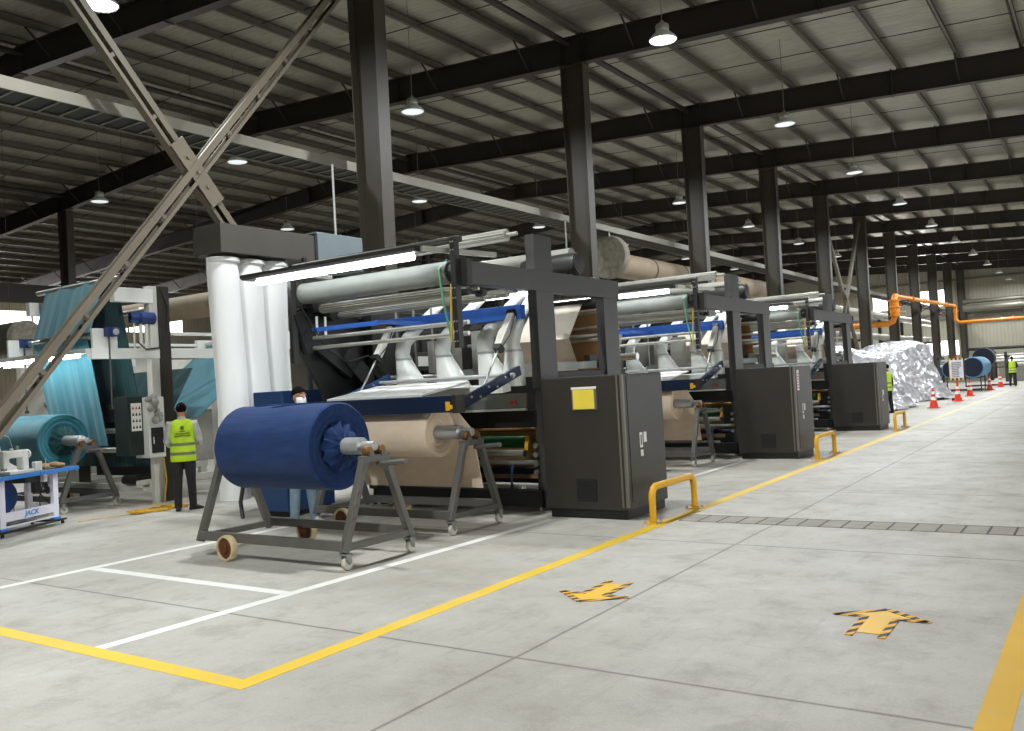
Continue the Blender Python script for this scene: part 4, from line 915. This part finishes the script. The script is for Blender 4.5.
sew(MB().box(-.085, .025, -.62, -.14, .23, .34), 'arm', M['white'], None, .025); sew(MB().box(-.08, .02, -.64, -.52, .09, .35), 'head', M['white'], None, .02)
sew(MB().tube((-.03, -.585, .05), (-.03, -.585, .1), .006, 6).tube((-.03, -.56, .05), (-.03, -.56, .1), .005, 6), 'needle_bar', M['chrome']); sew(MB().lathe([(.02, -.14), (.07, -.13), (.07, -.1), (.02, -.09)], (-.03, 0, .27), 'Y', 20), 'handwheel', M['white'], None, 0, SM)
sew(MB().box(.0, .06, -.05, .1, .0, .14), 'control_box', M['white'], None, .01); sew(MB().tube((.1, .12, 0), (.1, .12, .17), .008, 6), 'lamp_stalk', M['chrome'])
sew(MB().tube((-.03, -.3, .34), (-.03, -.3, .4), .02, 8).tube((-.03, -.42, .34), (-.03, -.42, .37), .03, 10).path([(-.03, -.38, .34), (.0, -.5, .55), (.02, -.7, .6)], .004, 5), 'thread_guide', M['chrome'])
b = MB(); rg = random.Random(5)
for k in range(8): b.ball((rg.uniform(-.1, .08), rg.uniform(-.16, .16), .03+rg.uniform(0, .03)), (rg.uniform(.04, .08), rg.uniform(.05, .1), rg.uniform(.025, .045)), 10, 6)
o = tag(b.build('cloth_scrap', M['tan'], None, 0, R(70)), 'crumpled brown cloth scraps on the sewing table right of the machine', 'cloth'); o.location = (sx-.17, sy+.33, .85); o.rotation_euler = (0, 0, sr)
# blue roll on the floor behind the sewing table
t = thing('fabric_roll', 'blue fabric roll lying low behind the sewing table at the left', 'fabric roll', (-16.2, 7.2, .35))
MB().lathe([(.08, -17.3), (.3, -17.3), (.31, -17.28), (.31, -15.15), (.3, -15.13), (.2, -15.15), (.08, -15.16)], (0, 7.2, .36), 'X', 32).build('fabric', M['bluefab'], t, 0, SM)
MB().box(-17.2, -17.0, 6.95, 7.45, 0, .06).box(-15.5, -15.3, 6.95, 7.45, 0, .06).build('chock', M['steel'], t)
# heap of yellow cord
b = MB(); rg = random.Random(9); pts = []
for k in range(150): pts.append((-13.12+rg.uniform(-.16, .16)-.12*math.sin(k*.5), 8.72+.42*math.sin(k*.37)+rg.uniform(-.06, .06), .012+.03*rg.random()))
b.path(pts, .008, 5); b.path([(-13.05, 8.4, .01), (-13.15, 8.1, .01), (-13.2, 7.8, .01), (-13.25, 7.45, .01)], .006, 5); b.path([(-13.0, 9.1, .01), (-13.3, 9.15, .01), (-13.9, 9.12, .02)], .008, 5)
tag(b.build('cord_heap', M['ycord']), 'loose heap of yellow cord on the floor left of the worker in the vest', 'cord')

# ================================================================== PEOPLE
def remesh(b, name, material, parent, voxel=.007, sm=4):
    bm = b.bm; bmesh.ops.recalc_face_normals(bm, faces=bm.faces[:]); me = bpy.data.meshes.new(name); bm.to_mesh(me); bm.free()
    o = bpy.data.objects.new('tmp', me); COL.objects.link(o)
    m = o.modifiers.new('r', 'REMESH'); m.mode = 'VOXEL'; m.voxel_size = voxel
    s = o.modifiers.new('s', 'SMOOTH'); s.iterations = sm; s.factor = .5
    bpy.context.view_layer.update(); m2 = bpy.data.meshes.new_from_object(o.evaluated_get(bpy.context.evaluated_depsgraph_get()))
    bpy.data.objects.remove(o); m2.name = name; m2.materials.clear(); m2.materials.append(material)
    for p in m2.polygons: p.use_smooth = True
    q = bpy.data.objects.new(name, m2); COL.objects.link(q); q.parent = parent; return q
def ell(b, secs, n=24):    # secs: (cx, cy, z, rx, ry)
    return b.rings([[Vector((cx+math.cos(2*PI*j/n)*rx, cy+math.sin(2*PI*j/n)*ry, z)) for j in range(n)] for cx, cy, z, rx, ry in secs])
def hand(b, w, d, side, k):     # wrist point, direction, outward side sign
    w = Vector(w); d = Vector(d).normalized(); sd = d.cross(Vector((0, 0, 1))); sd = sd.normalized() if sd.length > .1 else Vector((0, 1, 0)); nr = sd.cross(d).normalized()
    b.path([w-d*.02, w+d*.03, w+d*.085], .03, 12, radii=[(.027*k, .02*k), (.038*k, .017*k), (.04*k, .014*k)])
    for i, (o, L) in enumerate(((-.03, .066), (-.01, .078), (.01, .074), (.03, .056))):
        a = w+d*.08+sd*o*k; c = a+d*L*.5*k-nr*.006; e = c+(d*.75-nr*.66).normalized()*L*.35*k; f = e+(d*.3-nr*.95).normalized()*L*.25*k
        b.path([a-d*.012, c, e, f], .009, 8, radii=[.0095*k, .009*k, .0085*k, .007*k])
    a = w+d*.03-sd*side*.03*k; b.path([a+sd*side*.012, a-sd*side*.022+d*.02, a-sd*side*.035+d*.05-nr*.008, a-sd*side*.034+d*.072-nr*.014], .011, 8, radii=[.013*k, .012*k, .01*k, .008*k])
def person(label, loc, rz, H, arms, feet, look=(0, 0), top='vest', bottoms='trousers', shoes='shoe', sleeve='shirt', mask=False, group=None):
    t = thing('person', label, 'person', loc, group, local=True); t.rotation_euler = (0, 0, rz); s = H/1.75; t.scale = (s, s, s)
    tor = [(0, 0, .84, .13, .09), (0, 0, .90, .165, .115), (0, .0, .98, .165, .115), (0, .005, 1.08, .145, .1), (0, .005, 1.2, .16, .112), (0, 0, 1.32, .18, .118), (0, -.005, 1.40, .175, .1), (0, -.01, 1.455, .12, .075), (0, -.01, 1.48, .06, .055)]
    hx, hy = look; hc = Vector((0, .012, 1.635))
    b = MB(); ell(b, tor); b.path([(0, -.012, 1.44), (0, 0, 1.5), (0, .008, 1.58)], .05, 14, radii=[.06, .052, .052])
    hb = MB()
    ca, sa = math.cos(hx), math.sin(hx)
    def hp(x, y, z): return Vector((hc.x+ca*x-sa*y, hc.y+sa*x+ca*y, hc.z+z))
    def hring(z, rx, ry, yo): return [hp(math.cos(2*PI*j/24)*rx, math.sin(2*PI*j/24)*ry+yo, z) for j in range(24)]
    b.rings([hring(*q) for q in ((-.118, .02, .02, .055), (-.108, .042, .05, .035), (-.08, .058, .075, .018), (-.04, .068, .09, .004), (0, .075, .098, -.003), (.04, .077, .1, -.006), (.075, .07, .092, -.008), (.1, .05, .066, -.01), (.113, .02, .025, -.01))])
    b.path([hp(0, .09, .012), hp(0, .108, -.018), hp(0, .098, -.03)], .012, 8, radii=[.008, .014, .01])          # nose
    b.path([hp(-.022, .08, -.062), hp(0, .092, -.06), hp(.022, .08, -.062)], .008, 8); b.path([hp(-.02, .08, -.076), hp(0, .09, -.076), hp(.02, .08, -.076)], .008, 8)   # lips
    for e in (-1, 1): b.rings([[hp(e*(.072+.012*f), -.008+math.cos(2*PI*j/12)*.018*(1-.3*f), -.01+math.sin(2*PI*j/12)*.032*(1-.2*f)) for j in range(12)] for f in (0, 1)])   # ears
    for i, (hip, knee, ank, toe) in enumerate(feet):
        b.path([hip, knee, ank], .07, 16, radii=[.085, .058, .036]); b.path([hip, (Vector(hip)+Vector(knee))/2, knee, (Vector(knee)*.65+Vector(ank)*.35), ank], .07, 16, radii=[.088, .075, .056, .056, .036])
        b.path([Vector(ank)+Vector((0, 0, -.02)), (Vector(ank)*.5+Vector(toe)*.5)+Vector((0, 0, -.02)), toe], .035, 12, radii=[.036, .034, .026])
    for i, (sh, el, wr, hd) in enumerate(arms):
        sgn = 1 if i else -1
        b.path([(sh[0]*.6, sh[1], sh[2]-.01), sh, (Vector(sh)+Vector(el))/2, el, (Vector(el)*.6+Vector(wr)*.4), wr], .05, 14, radii=[.055, .056, .05, .041, .042, .027]); hand(b, wr, hd, sgn, 1.0)
    body = remesh(b, 'body', M['skin'], t, .0075, 3)
    # eyes, brows
    b = MB()
    for e in (-1, 1): b.ball(hp(e*.031, .079, .012), .0125, 10, 8)
    b.build('eyes', M['paper'], t, 0, SM); b = MB()
    for e in (-1, 1): b.ball(hp(e*.031, .0885, .012), .006, 8, 6).path([hp(e*.014, .09, .034), hp(e*.034, .086, .038), hp(e*.05, .074, .032)], .004, 6)
    b.build('pupils_and_brows', M['hair'], t, 0, SM)
    # hair: shell over skull, cut at the hairline
    b = MB(); rows = []
    for i in range(10):
        ph = (PI*.02)+i/9*PI*.62; ring = []
        for j in range(30):
            a = 2*PI*j/30; front = max(0, math.sin(a)); p2 = min(ph, PI*.64-front*PI*.26-(.42*abs(math.cos(a))**4*(1 if math.sin(a) > -.35 else .2))); q = 1+.022*math.sin(a*9+i)+.02*math.sin(a*17+i*2.3)*(i < 6)
            th = .083-.006*max(0, (p2-PI*.35)/(PI*.27)); ring.append(hp(math.cos(a)*math.sin(p2)*th*q, math.sin(a)*math.sin(p2)*(th+.025)*q-.007, .014+math.cos(p2)*.109*q))
        rows.append(ring)
    b.rings(rows, cap=False); top_ = rows[0]; o = b.build('hair', M['hair'], t, 0, SM)
    md = o.modifiers.new('thick', 'SOLIDIFY'); md.thickness = .006; md.offset = 0
    if mask:
        b = MB(); b.rings([[hp(math.sin(-1.15+2.3*j/9)*(.078+.006*k2), math.cos(-1.15+2.3*j/9)*(.112-.012*abs(k-1.5)/1.5+.006*k2)-.006, -.016-.034*k) for j in range(10)] for k, k2 in ((0, 0), (1, .6), (2, .6), (3, 0))] , cap=False)
        o = b.build('face_mask', M['maskw'], t, 0, SM); md = o.modifiers.new('thick', 'SOLIDIFY'); md.thickness = .004
        b = MB()
        for e in (-1, 1): b.path([hp(e*.031+.024*math.cos(a*PI/6), .104, .012+.017*math.sin(a*PI/6)) for a in range(12)], .002, 5, close=True).path([hp(e*.055, .1, .014), hp(e*.074, .06, .014), hp(e*.08, -.01, .012)], .002, 5)
        b.build('spectacles', M['black'], t)
    # clothes
    inf = lambda secs, d: [(cx, cy, z, rx+d, ry+d) for cx, cy, z, rx, ry in secs]
    b = MB(); ell(b, inf(tor[1:4], .02))
    for hip, knee, ank, toe in feet:
        b.path([hip, (Vector(hip)+Vector(knee))/2, knee, (Vector(knee)*.6+Vector(ank)*.4), Vector(ank)+Vector((0, 0, .01)), Vector(ank)+Vector((0, 0, -.035))], .08, 18, radii=[.104, .092, .072, .068, .06, .06])
    remesh(b, 'trousers', M[bottoms], t, .009, 3)
    for hip, knee, ank, toe in feet:
        a = Vector(ank); c = Vector(toe); d = (c-a); d.z = 0; d.normalize(); g = Vector((a.x, a.y, 0)); nn = Vector((-d.y, d.x, 0)); rows = []
        for f, w, h in ((-.065, .028, .05), (-.05, .036, .09), (0, .038, .1), (.05, .04, .085), (.11, .046, .06), (.16, .04, .045), (.185, .02, .03)):
            rows.append([g+d*f+nn*(u*w)+Vector((0, 0, v*h)) for u, v in ((-1, .02), (1, .02), (1.02, .45), (.7, .9), (0, 1), (-.7, .9), (-1.02, .45))])
        MB().rings(rows).build('shoe', M[shoes], t, 0, R(60))
    b = MB(); ell(b, inf(tor[2:], .012))
    for sh, el, wr, hd in arms: b.path([(sh[0]*.5, sh[1], sh[2]-.02), sh, (Vector(sh)+Vector(el))/2, el, (Vector(el)*.5+Vector(wr)*.5), Vector(wr)*.96+Vector(el)*.04], .06, 16, radii=[.07, .07, .062, .054, .05, .042])
    b.path([(0, -.012, 1.46), (0, -.004, 1.525)], .06, 16, radii=[.075, .062])
    remesh(b, 'shirt', M[sleeve], t, .009, 3)
    if top == 'vest':
        vs = [(0, 0, .80, .195, .15), (0, 0, .84, .2, .155), (0, 0, .98, .198, .15), (0, .003, 1.1, .185, .14), (0, .003, 1.22, .19, .143), (0, 0, 1.32, .2, .145), (0, -.003, 1.40, .195, .13), (0, -.008, 1.455, .165, .1), (0, -.01, 1.485, .09, .08)]
        v = remesh(ell(MB(), vs), 'safety_vest', M['vest'], t, .01, 3)
        b = MB()
        for z in (.93, 1.08):
            i = next(k for k in range(len(vs)-1) if vs[k][2] <= z < vs[k+1][2]); f = (z-vs[i][2])/(vs[i+1][2]-vs[i][2]); rx = vs[i][3]+(vs[i+1][3]-vs[i][3])*f; ry = vs[i][4]+(vs[i+1][4]-vs[i][4])*f
            ell(b, [(0, 0, z-.024, rx+.003, ry+.003), (0, 0, z+.024, rx+.003, ry+.003)], 32)
        b.build('reflective_band', M['reflect'], v, 0, R(60))
        return t, v
    return t, None
def leg(x, fx=None, fy=0, bend=0, turn=0): 
    fx = x if fx is None else fx
    return ((x, 0, .90), ((x+fx)/2, fy*.5+bend, .49), (fx, fy, .085), (fx+.13*math.sin(turn), fy+.13*math.cos(turn), .04))
# worker seen from behind
vest_lab = 'person in lime safety vest and dark trousers, back turned, beside the teal machine'
p1, v1 = person(vest_lab, (-12.55, 8.86, 0), R(54), 1.74, [((-.19, 0, 1.41), (-.245, .03, 1.13), (-.2, .24, 1.05), (.3, 1, .1)), ((.19, 0, 1.41), (.26, .02, 1.14), (.27, .23, 1.06), (-.1, 1, .1))], [leg(-.09, -.11, -.02), leg(.09, .12, .03, 0, 1.0)])
b = MB()     # print on the back of the vest: an emblem above three short lines of small lettering
yb = -.153
b.path([(-.0+.028*math.cos(a*PI/4+PI/8), yb+.004, 1.345+.028*math.sin(a*PI/4+PI/8)) for a in range(8)], .005, 6, close=True); b.box(-.012, .012, yb-.002, yb+.004, 1.33, 1.36)
rg = random.Random(2)
for z, w, h in ((1.285, .035, .018), (1.25, .125, .016), (1.212, .125, .016)):
    x = -w
    while x < w-.006:
        c = rg.uniform(.008, .014); yy = yb+.010-(0.012 if z < 1.26 else 0)+ (x*x*.9)
        b.box(x, x+c, yy-.006, yy+.004, z, z+h*rg.uniform(.7, 1)); x += c+.004
b.build('vest_print', M['darkink'], v1)
person('person with spectacles and white face mask standing behind the blue fabric roll', (-9.27, 8.40, 0), R(-95), 1.87, [((-.19, 0, 1.41), (-.24, .05, 1.13), (-.2, .26, 1.08), (.1, 1, .1)), ((.19, 0, 1.41), (.25, .04, 1.14), (.2, .25, 1.08), (-.1, 1, .1))], [leg(-.09, -.12, .06), leg(.09, .12, -.04, 0, .2)], top=None, bottoms='jeans', shoes='shoew', sleeve='trousers', mask=True)
person('person in lime vest half hidden behind the last charcoal cabinet', (-6.57, 33.0, 0), R(75), 1.72, [((-.19, 0, 1.41), (-.26, .02, 1.14), (-.25, .1, .9), (0, .1, -1)), ((.19, 0, 1.41), (.26, -.05, 1.14), (.27, -.02, .9), (0, .1, -1))], [leg(-.09, -.1, .05), leg(.09, .13, -.06)], sleeve='trousers')
person('distant person in a lime vest walking away at the far end of the aisle', (-4.9, 59.5, 0), R(10), 1.74, [((-.19, 0, 1.41), (-.27, .03, 1.14), (-.16, .2, 1.1), (1, .4, 0)), ((.19, 0, 1.41), (.27, .03, 1.14), (.16, .2, 1.1), (-1, .4, 0))], [leg(-.09, -.14, .05), leg(.09, .12, -.08)], sleeve='trousers')

# ================================================================== SILVER TARPAULINS OVER THE LAST MACHINES
def tarp(label, x0, x1, y0, y1, h, seed):
    t = thing('covered_machine', label, 'covered machine', ((x0+x1)/2, (y0+y1)/2, 0), 'machines under silver tarpaulins'); cx, cy = (x0+x1)/2, (y0+y1)/2
    nu, nv = 190, 60; rows = []; sv = Vector((seed*7.3, seed*3.1, seed)); N = mnoise.noise
    for i in range(nv+1):
        f = i/nv; row = []
        for j in range(nu):
            a = 2*PI*j/nu; ca, sa = math.cos(a), math.sin(a); k = 1/max(abs(ca)**2.6+abs(sa)**2.6, 1e-6)**(1/2.6)
            if f < .4: g = f/.4; rad = g*.74; z = h*(1-.10*g*g)
            else: g = (f-.4)/.6; rad = .74+.12*g+.26*g**2.2; z = h*.9*(1-g)+.02
            px, py = ca*k*rad*(x1-x0)/2, sa*k*rad*(y1-y0)/2
            hump = .62*N(Vector((px*.42, py*.34, seed*2.0)))
            fold = 1-abs(N(Vector((ca*2.6+z*.35, sa*2.6-z*.25, seed*3.3)))*2.2); fold2 = 1-abs(N(Vector((ca*6+z*.8, sa*6+f*1.5, seed*5.1)))*2.2)
            q = Vector((px*1.5, py*1.5, z*1.7))+sv; cr = (1-abs(N(q))*2.4)*.5+(1-abs(N(q*2.3))*2.4)*.28
            w = max(0, min(1, (f-.3)*2.2)); dd = w*(fold*.42+fold2*.16-.3)+cr*.13
            z2 = max(.03+.10*max(0, math.sin(a*4+seed)) if f > .97 else .03, z+hump*(1 if f < .4 else max(0, 1-g*1.3))+cr*.12*(1-w*.6))
            n = Vector((px/(x1-x0), py/(y1-y0), 0)); n = n.normalized() if n.length > 0 else n
            row.append(Vector((cx+px+n.x*dd, cy+py+n.y*dd, z2)))
        rows.append(row)
    MB().rings(rows[1:], cap=False).build('tarpaulin', M['foil'], t, 0, R(28)); bm = MB(); bm.box(x0+1.1, x1-1.1, y0+1.1, y1-1.1, 0, h*.38).build('machine_body', M['black'], t)
    return t
tarp('wrinkled silver tarpaulin right behind the last charcoal cabinet', -10.4, -6.7, 33.8, 38.4, 2.3, 1)
tarp('wrinkled silver tarpaulin over the farther machine, beside the notice board', -10.8, -6.6, 40.6, 48.6, 2.5, 2.3)

# ================================================================== CONES AND BOARD
def cone():
    t = thing('traffic_cone', 'cone', 'traffic cone', (0, 0, 0), 'orange cones along the aisle', local=True)
    rr = lambda z: .15-(.15-.032)*(z-.04)/.70
    MB().box(-.21, .21, -.21, .21, 0, .035).build('base', M['coneor'], t, .01)
    MB().lathe([(rr(.03), .03), (rr(.74), .74), (.02, .75)], n=24).build('cone_body', M['coneor'], t, 0, SM)
    MB().lathe([(rr(.30)+.003, .30), (rr(.42)+.003, .42)], n=24, cap=False).lathe([(rr(.52)+.003, .52), (rr(.62)+.003, .62)], n=24, cap=False).build('reflective_band', M['white_ref'], t, 0, SM)
    return t
c0 = cone(); pos = [(-5.57, 35.9), (-5.45, 41.2), (-5.62, 46.4), (-5.6, 54.3), (-5.5, 58.9)]
labs = ['nearest orange traffic cone, in front of the silver tarpaulin', 'orange traffic cone standing at the notice board', 'orange traffic cone just right of the notice board', 'orange traffic cone in front of the big blue rolls', 'farthest orange traffic cone, beside the distant walking person']
for i, (p, l) in enumerate(zip(pos, labs)):
    q = c0 if i == 0 else clone(c0, (0, 0, 0)); q.location = (p[0], p[1], 0); q['label'] = l
t = thing('notice_board', 'white notice board with striped border beside the silver tarpaulins', 'notice board', (-5.58, 42.2, 0))
MB().box(-5.8, -5.45, 41.95, 42.4, 0, .1).build('foot', M['black'], t, .01); MB().box(-5.62, -5.54, 42.16, 42.24, .1, 1.9).build('post', M['red'], t, .005)
hz = hazard('board_border_tape', (228, 196, 60), (40, 36, 34), .11, .8); o = MB().box(-5.87, -5.22, 42.1, 42.14, .86, 1.80).build('board', hz, t)
MB().box(-5.80, -5.29, 42.09, 42.1, .95, 1.73).build('notice_sheet', M['lav'], o); b = MB(); rg = random.Random(4)
for k in range(9): b.box(-5.75, -5.75+rg.uniform(.25, .42), 42.083, 42.09, 1.0+.075*k, 1.03+.075*k)
b.build('notice_text', M['cabedge'], o)

# ================================================================== FAR END OF THE HALL
def farroll(label, x, y, r, L, z, m, me):
    t = thing('fabric_roll', label, 'fabric roll', (x, y, z), 'big rolls at the far end of the aisle')
    MB().lathe([(.05, y-.02), (r*.6, y), (r*.97, y), (r, y+.04), (r, y+L), (.05, y+L)], (x, 0, z), 'Y', 30).build('fabric', m, t, 0, SM); MB().lathe([(.05, y-.03), (r*.9, y-.02), (r*.9, y), (.05, y)], (x, 0, z), 'Y', 28).build('roll_end', me, t, 0, SM); return t
farroll('big navy ended fabric roll beside the notice board, the left of the pair', -7.32, 53.6, .5, 1.8, 1.22, M['rollblue'], M['rollnavy']); farroll('big light blue fabric roll with a dark end, the right of the pair', -6.2, 52.8, .56, 3.4, 1.28, M['rollblue'], M['rollnavy'])
farroll('dark fabric roll set high behind the light blue roll', -6.6, 61.5, .62, 1.0, 1.75, M['rollnavy'], M['rollnavy'])
for k, (x, y, w) in enumerate(((-6.85, 54.0, 1.9), (-6.3, 61.8, 2.6))):
    t = thing('roll_stand', 'tubular stand under the %s' % ('pair of big blue rolls' if k == 0 else 'dark roll farther back'), 'stand', (x, y, 0)); zt = .72 if k == 0 else 1.13
    for dy in (-.6, 1.2):
        MB().bar((x-w/2, y+dy, .05), (x+w/2, y+dy, .05), .06, .06).bar((x-w/2, y+dy, zt), (x+w/2, y+dy, zt), .06, .06).build('cross_bar', M['frame'], t)
        for s in (-1, 1): MB().box(x+s*w/2-.03, x+s*w/2+.03, y+dy-.03, y+dy+.03, 0, zt+.35).build('leg', M['frame'], t)
    for s in (-1, 1): MB().box(x+s*w/2-.03, x+s*w/2+.03, y-.6, y+1.2, .04, .1).build('side_bar', M['frame'], t)
# grey machinery clutter in front of the end wall
rg = random.Random(11); k = 0
for x, y, w, d, h, lab in ((-4.6, 72.0, 3.2, 2.0, 2.1, 'grey framed machine with rollers right of the dark roll'), (-9.4, 76.0, 3.4, 2.4, 2.2, 'grey framed machine by the end wall, behind the big blue rolls'), (-13.5, 70.0, 2.8, 3.0, 2.4, 'grey framed machine behind the silver tarpaulins'), (-6.2, 84.0, 4.0, 2.0, 2.5, 'low grey machine right against the end wall')):
    t = thing('finishing_machine', lab, 'textile machine', (x, y, 0)); MB().box(x-w*.4, x+w*.4, y-d*.4, y+d*.4, 0, h*.5).build('body', M['brownwhite'], t, .03)
    for s in (-1, 1): MB().box(x+s*w/2-.1, x+s*w/2+.1, y-d/2, y-d/2+.25, 0, h).box(x+s*w/2-.1, x+s*w/2+.1, y+d/2-.25, y+d/2, 0, h*.9).box(x+s*w/2-.08, x+s*w/2+.08, y-d/2, y+d/2, h*.8, h*.88).build('side_frame', M['frame'], t, .01)
    for i in range(5): rod(t, 'roller', M['chrome' if i % 2 else 'offwhite'], (x-w/2, y-d*.45+i*d*.2, h*(.58+.09*(i % 3))), (x+w/2, y-d*.45+i*d*.2, h*(.58+.09*(i % 3))), .1+.03*(i % 2))
# service pipes
def pipe_thing(label, m, pts, r, cat='pipe', fl=True):
    t = thing('service_pipe', label, cat, pts[0]); rp = [Vector(pts[0])]
    for i in range(1, len(pts)-1):
        a, c, e = Vector(pts[i-1]), Vector(pts[i]), Vector(pts[i+1]); u = (a-c).normalized(); v = (e-c).normalized(); q = min(r*2.5, (a-c).length/2, (e-c).length/2)
        rp += [c+u*q, c+(u+v)*q*.3, c+v*q]
    rp.append(Vector(pts[-1])); MB().path(rp, r, 14).build('pipe', m, t, 0, R(50))
    if fl:
        b = MB()
        for a, c in zip(pts[:-1], pts[1:]):
            a, c = Vector(a), Vector(c); d = (c-a).normalized(); L = (c-a).length; n = int(L/5)
            for i in range(1, n+1): p = a+d*(L*i/(n+1)); b.path([p-d*.05, p+d*.05], r*(1.5 if r < .18 else 1.1), 14)
        if n or len(b.bm.verts): b.each('flange', m, t, 0, SM)
    return t
pipe_thing('orange gas pipe with a thick upright bend between the far columns', M['orange'], [(-14.5, 56.4, 4.1), (-10.55, 56.4, 4.1), (-10.55, 56.4, 5.75), (-10.55, 57.2, 5.75)], .17)
o = pipe_thing('orange gas pipe along the far columns, turning along the end wall', M['orange'], [(-10.55, 57.25, 5.75), (-10.55, 81.5, 6.2), (-10.55, 81.5, 4.8), (6.0, 81.5, 4.8)], .13)
t = thing('valve_train', 'orange valve assembly on the upright bend of the gas pipe', 'valve', (-10.55, 56.4, 4.3)); MB().lathe([(.2, 4.5), (.34, 4.52), (.34, 4.6), (.26, 4.62), (.3, 4.8), (.26, 5.0), (.34, 5.02), (.34, 5.1), (.26, 5.12), (.28, 5.4), (.34, 5.42), (.34, 5.5), (.2, 5.52)], (-10.55, 56.4, 0), 'Z', 20).build('valve_body', M['orange'], t, 0, SM); MB().tube((-10.3, 56.4, 4.75), (-9.95, 56.4, 4.75), .05, 10).build('valve_stem', M['pipe'], t)
pipe_thing('upper pale duct along the end wall', M['tray'], [(-11.2, 91.8, 7.05), (7.5, 91.8, 7.05)], .2, 'duct'); pipe_thing('lower, thicker pale duct along the end wall', M['tray'], [(-11.2, 91.6, 6.45), (7.5, 91.6, 6.45)], .32, 'duct'); pipe_thing('dark service pipe low on the end wall', M['dframe'], [(-11.2, 92.2, 2.6), (7.5, 92.2, 2.6)], .14)
pipe_thing('pale pipe rack line behind the last machines', M['lampgrey'], [(-12.8, 48.0, 3.55), (-12.8, 90.0, 3.55)], .2); pipe_thing('pale pipe above the rack line behind the far columns', M['lampgrey'], [(-13.4, 50.0, 5.1), (-13.4, 90.0, 5.1)], .26)
for y in (50.0, 58.0, 66.0, 74.0, 82.0):
    tag(MB().box(-13.5, -13.3, y-.1, y+.1, 0, 4.84).box(-13.5, -12.5, y-.06, y+.06, 3.22, 3.35).build('pipe_stanchion', M['dframe']), 'steel stanchion carrying the pale pipes behind the far columns', 'stanchion', 'stanchions under the pale pipe rack')
# pipe bracket lattice carrying the orange pipe
for y, w in ((60.5, 'nearest'), (68.5, 'middle'), (76.5, 'farthest')):
    tag(MB().bar((-11.06, y, 5.3), (-10.4, y, 5.62), .05, .05).bar((-11.06, y, 5.66), (-10.4, y, 5.66), .06, .06).bar((-11.06, y, 5.3), (-11.06, y, 5.9), .1, .06).build('pipe_bracket', M['black']), '%s dark bracket under the orange pipe between the far columns' % w, 'bracket', 'orange pipe brackets')
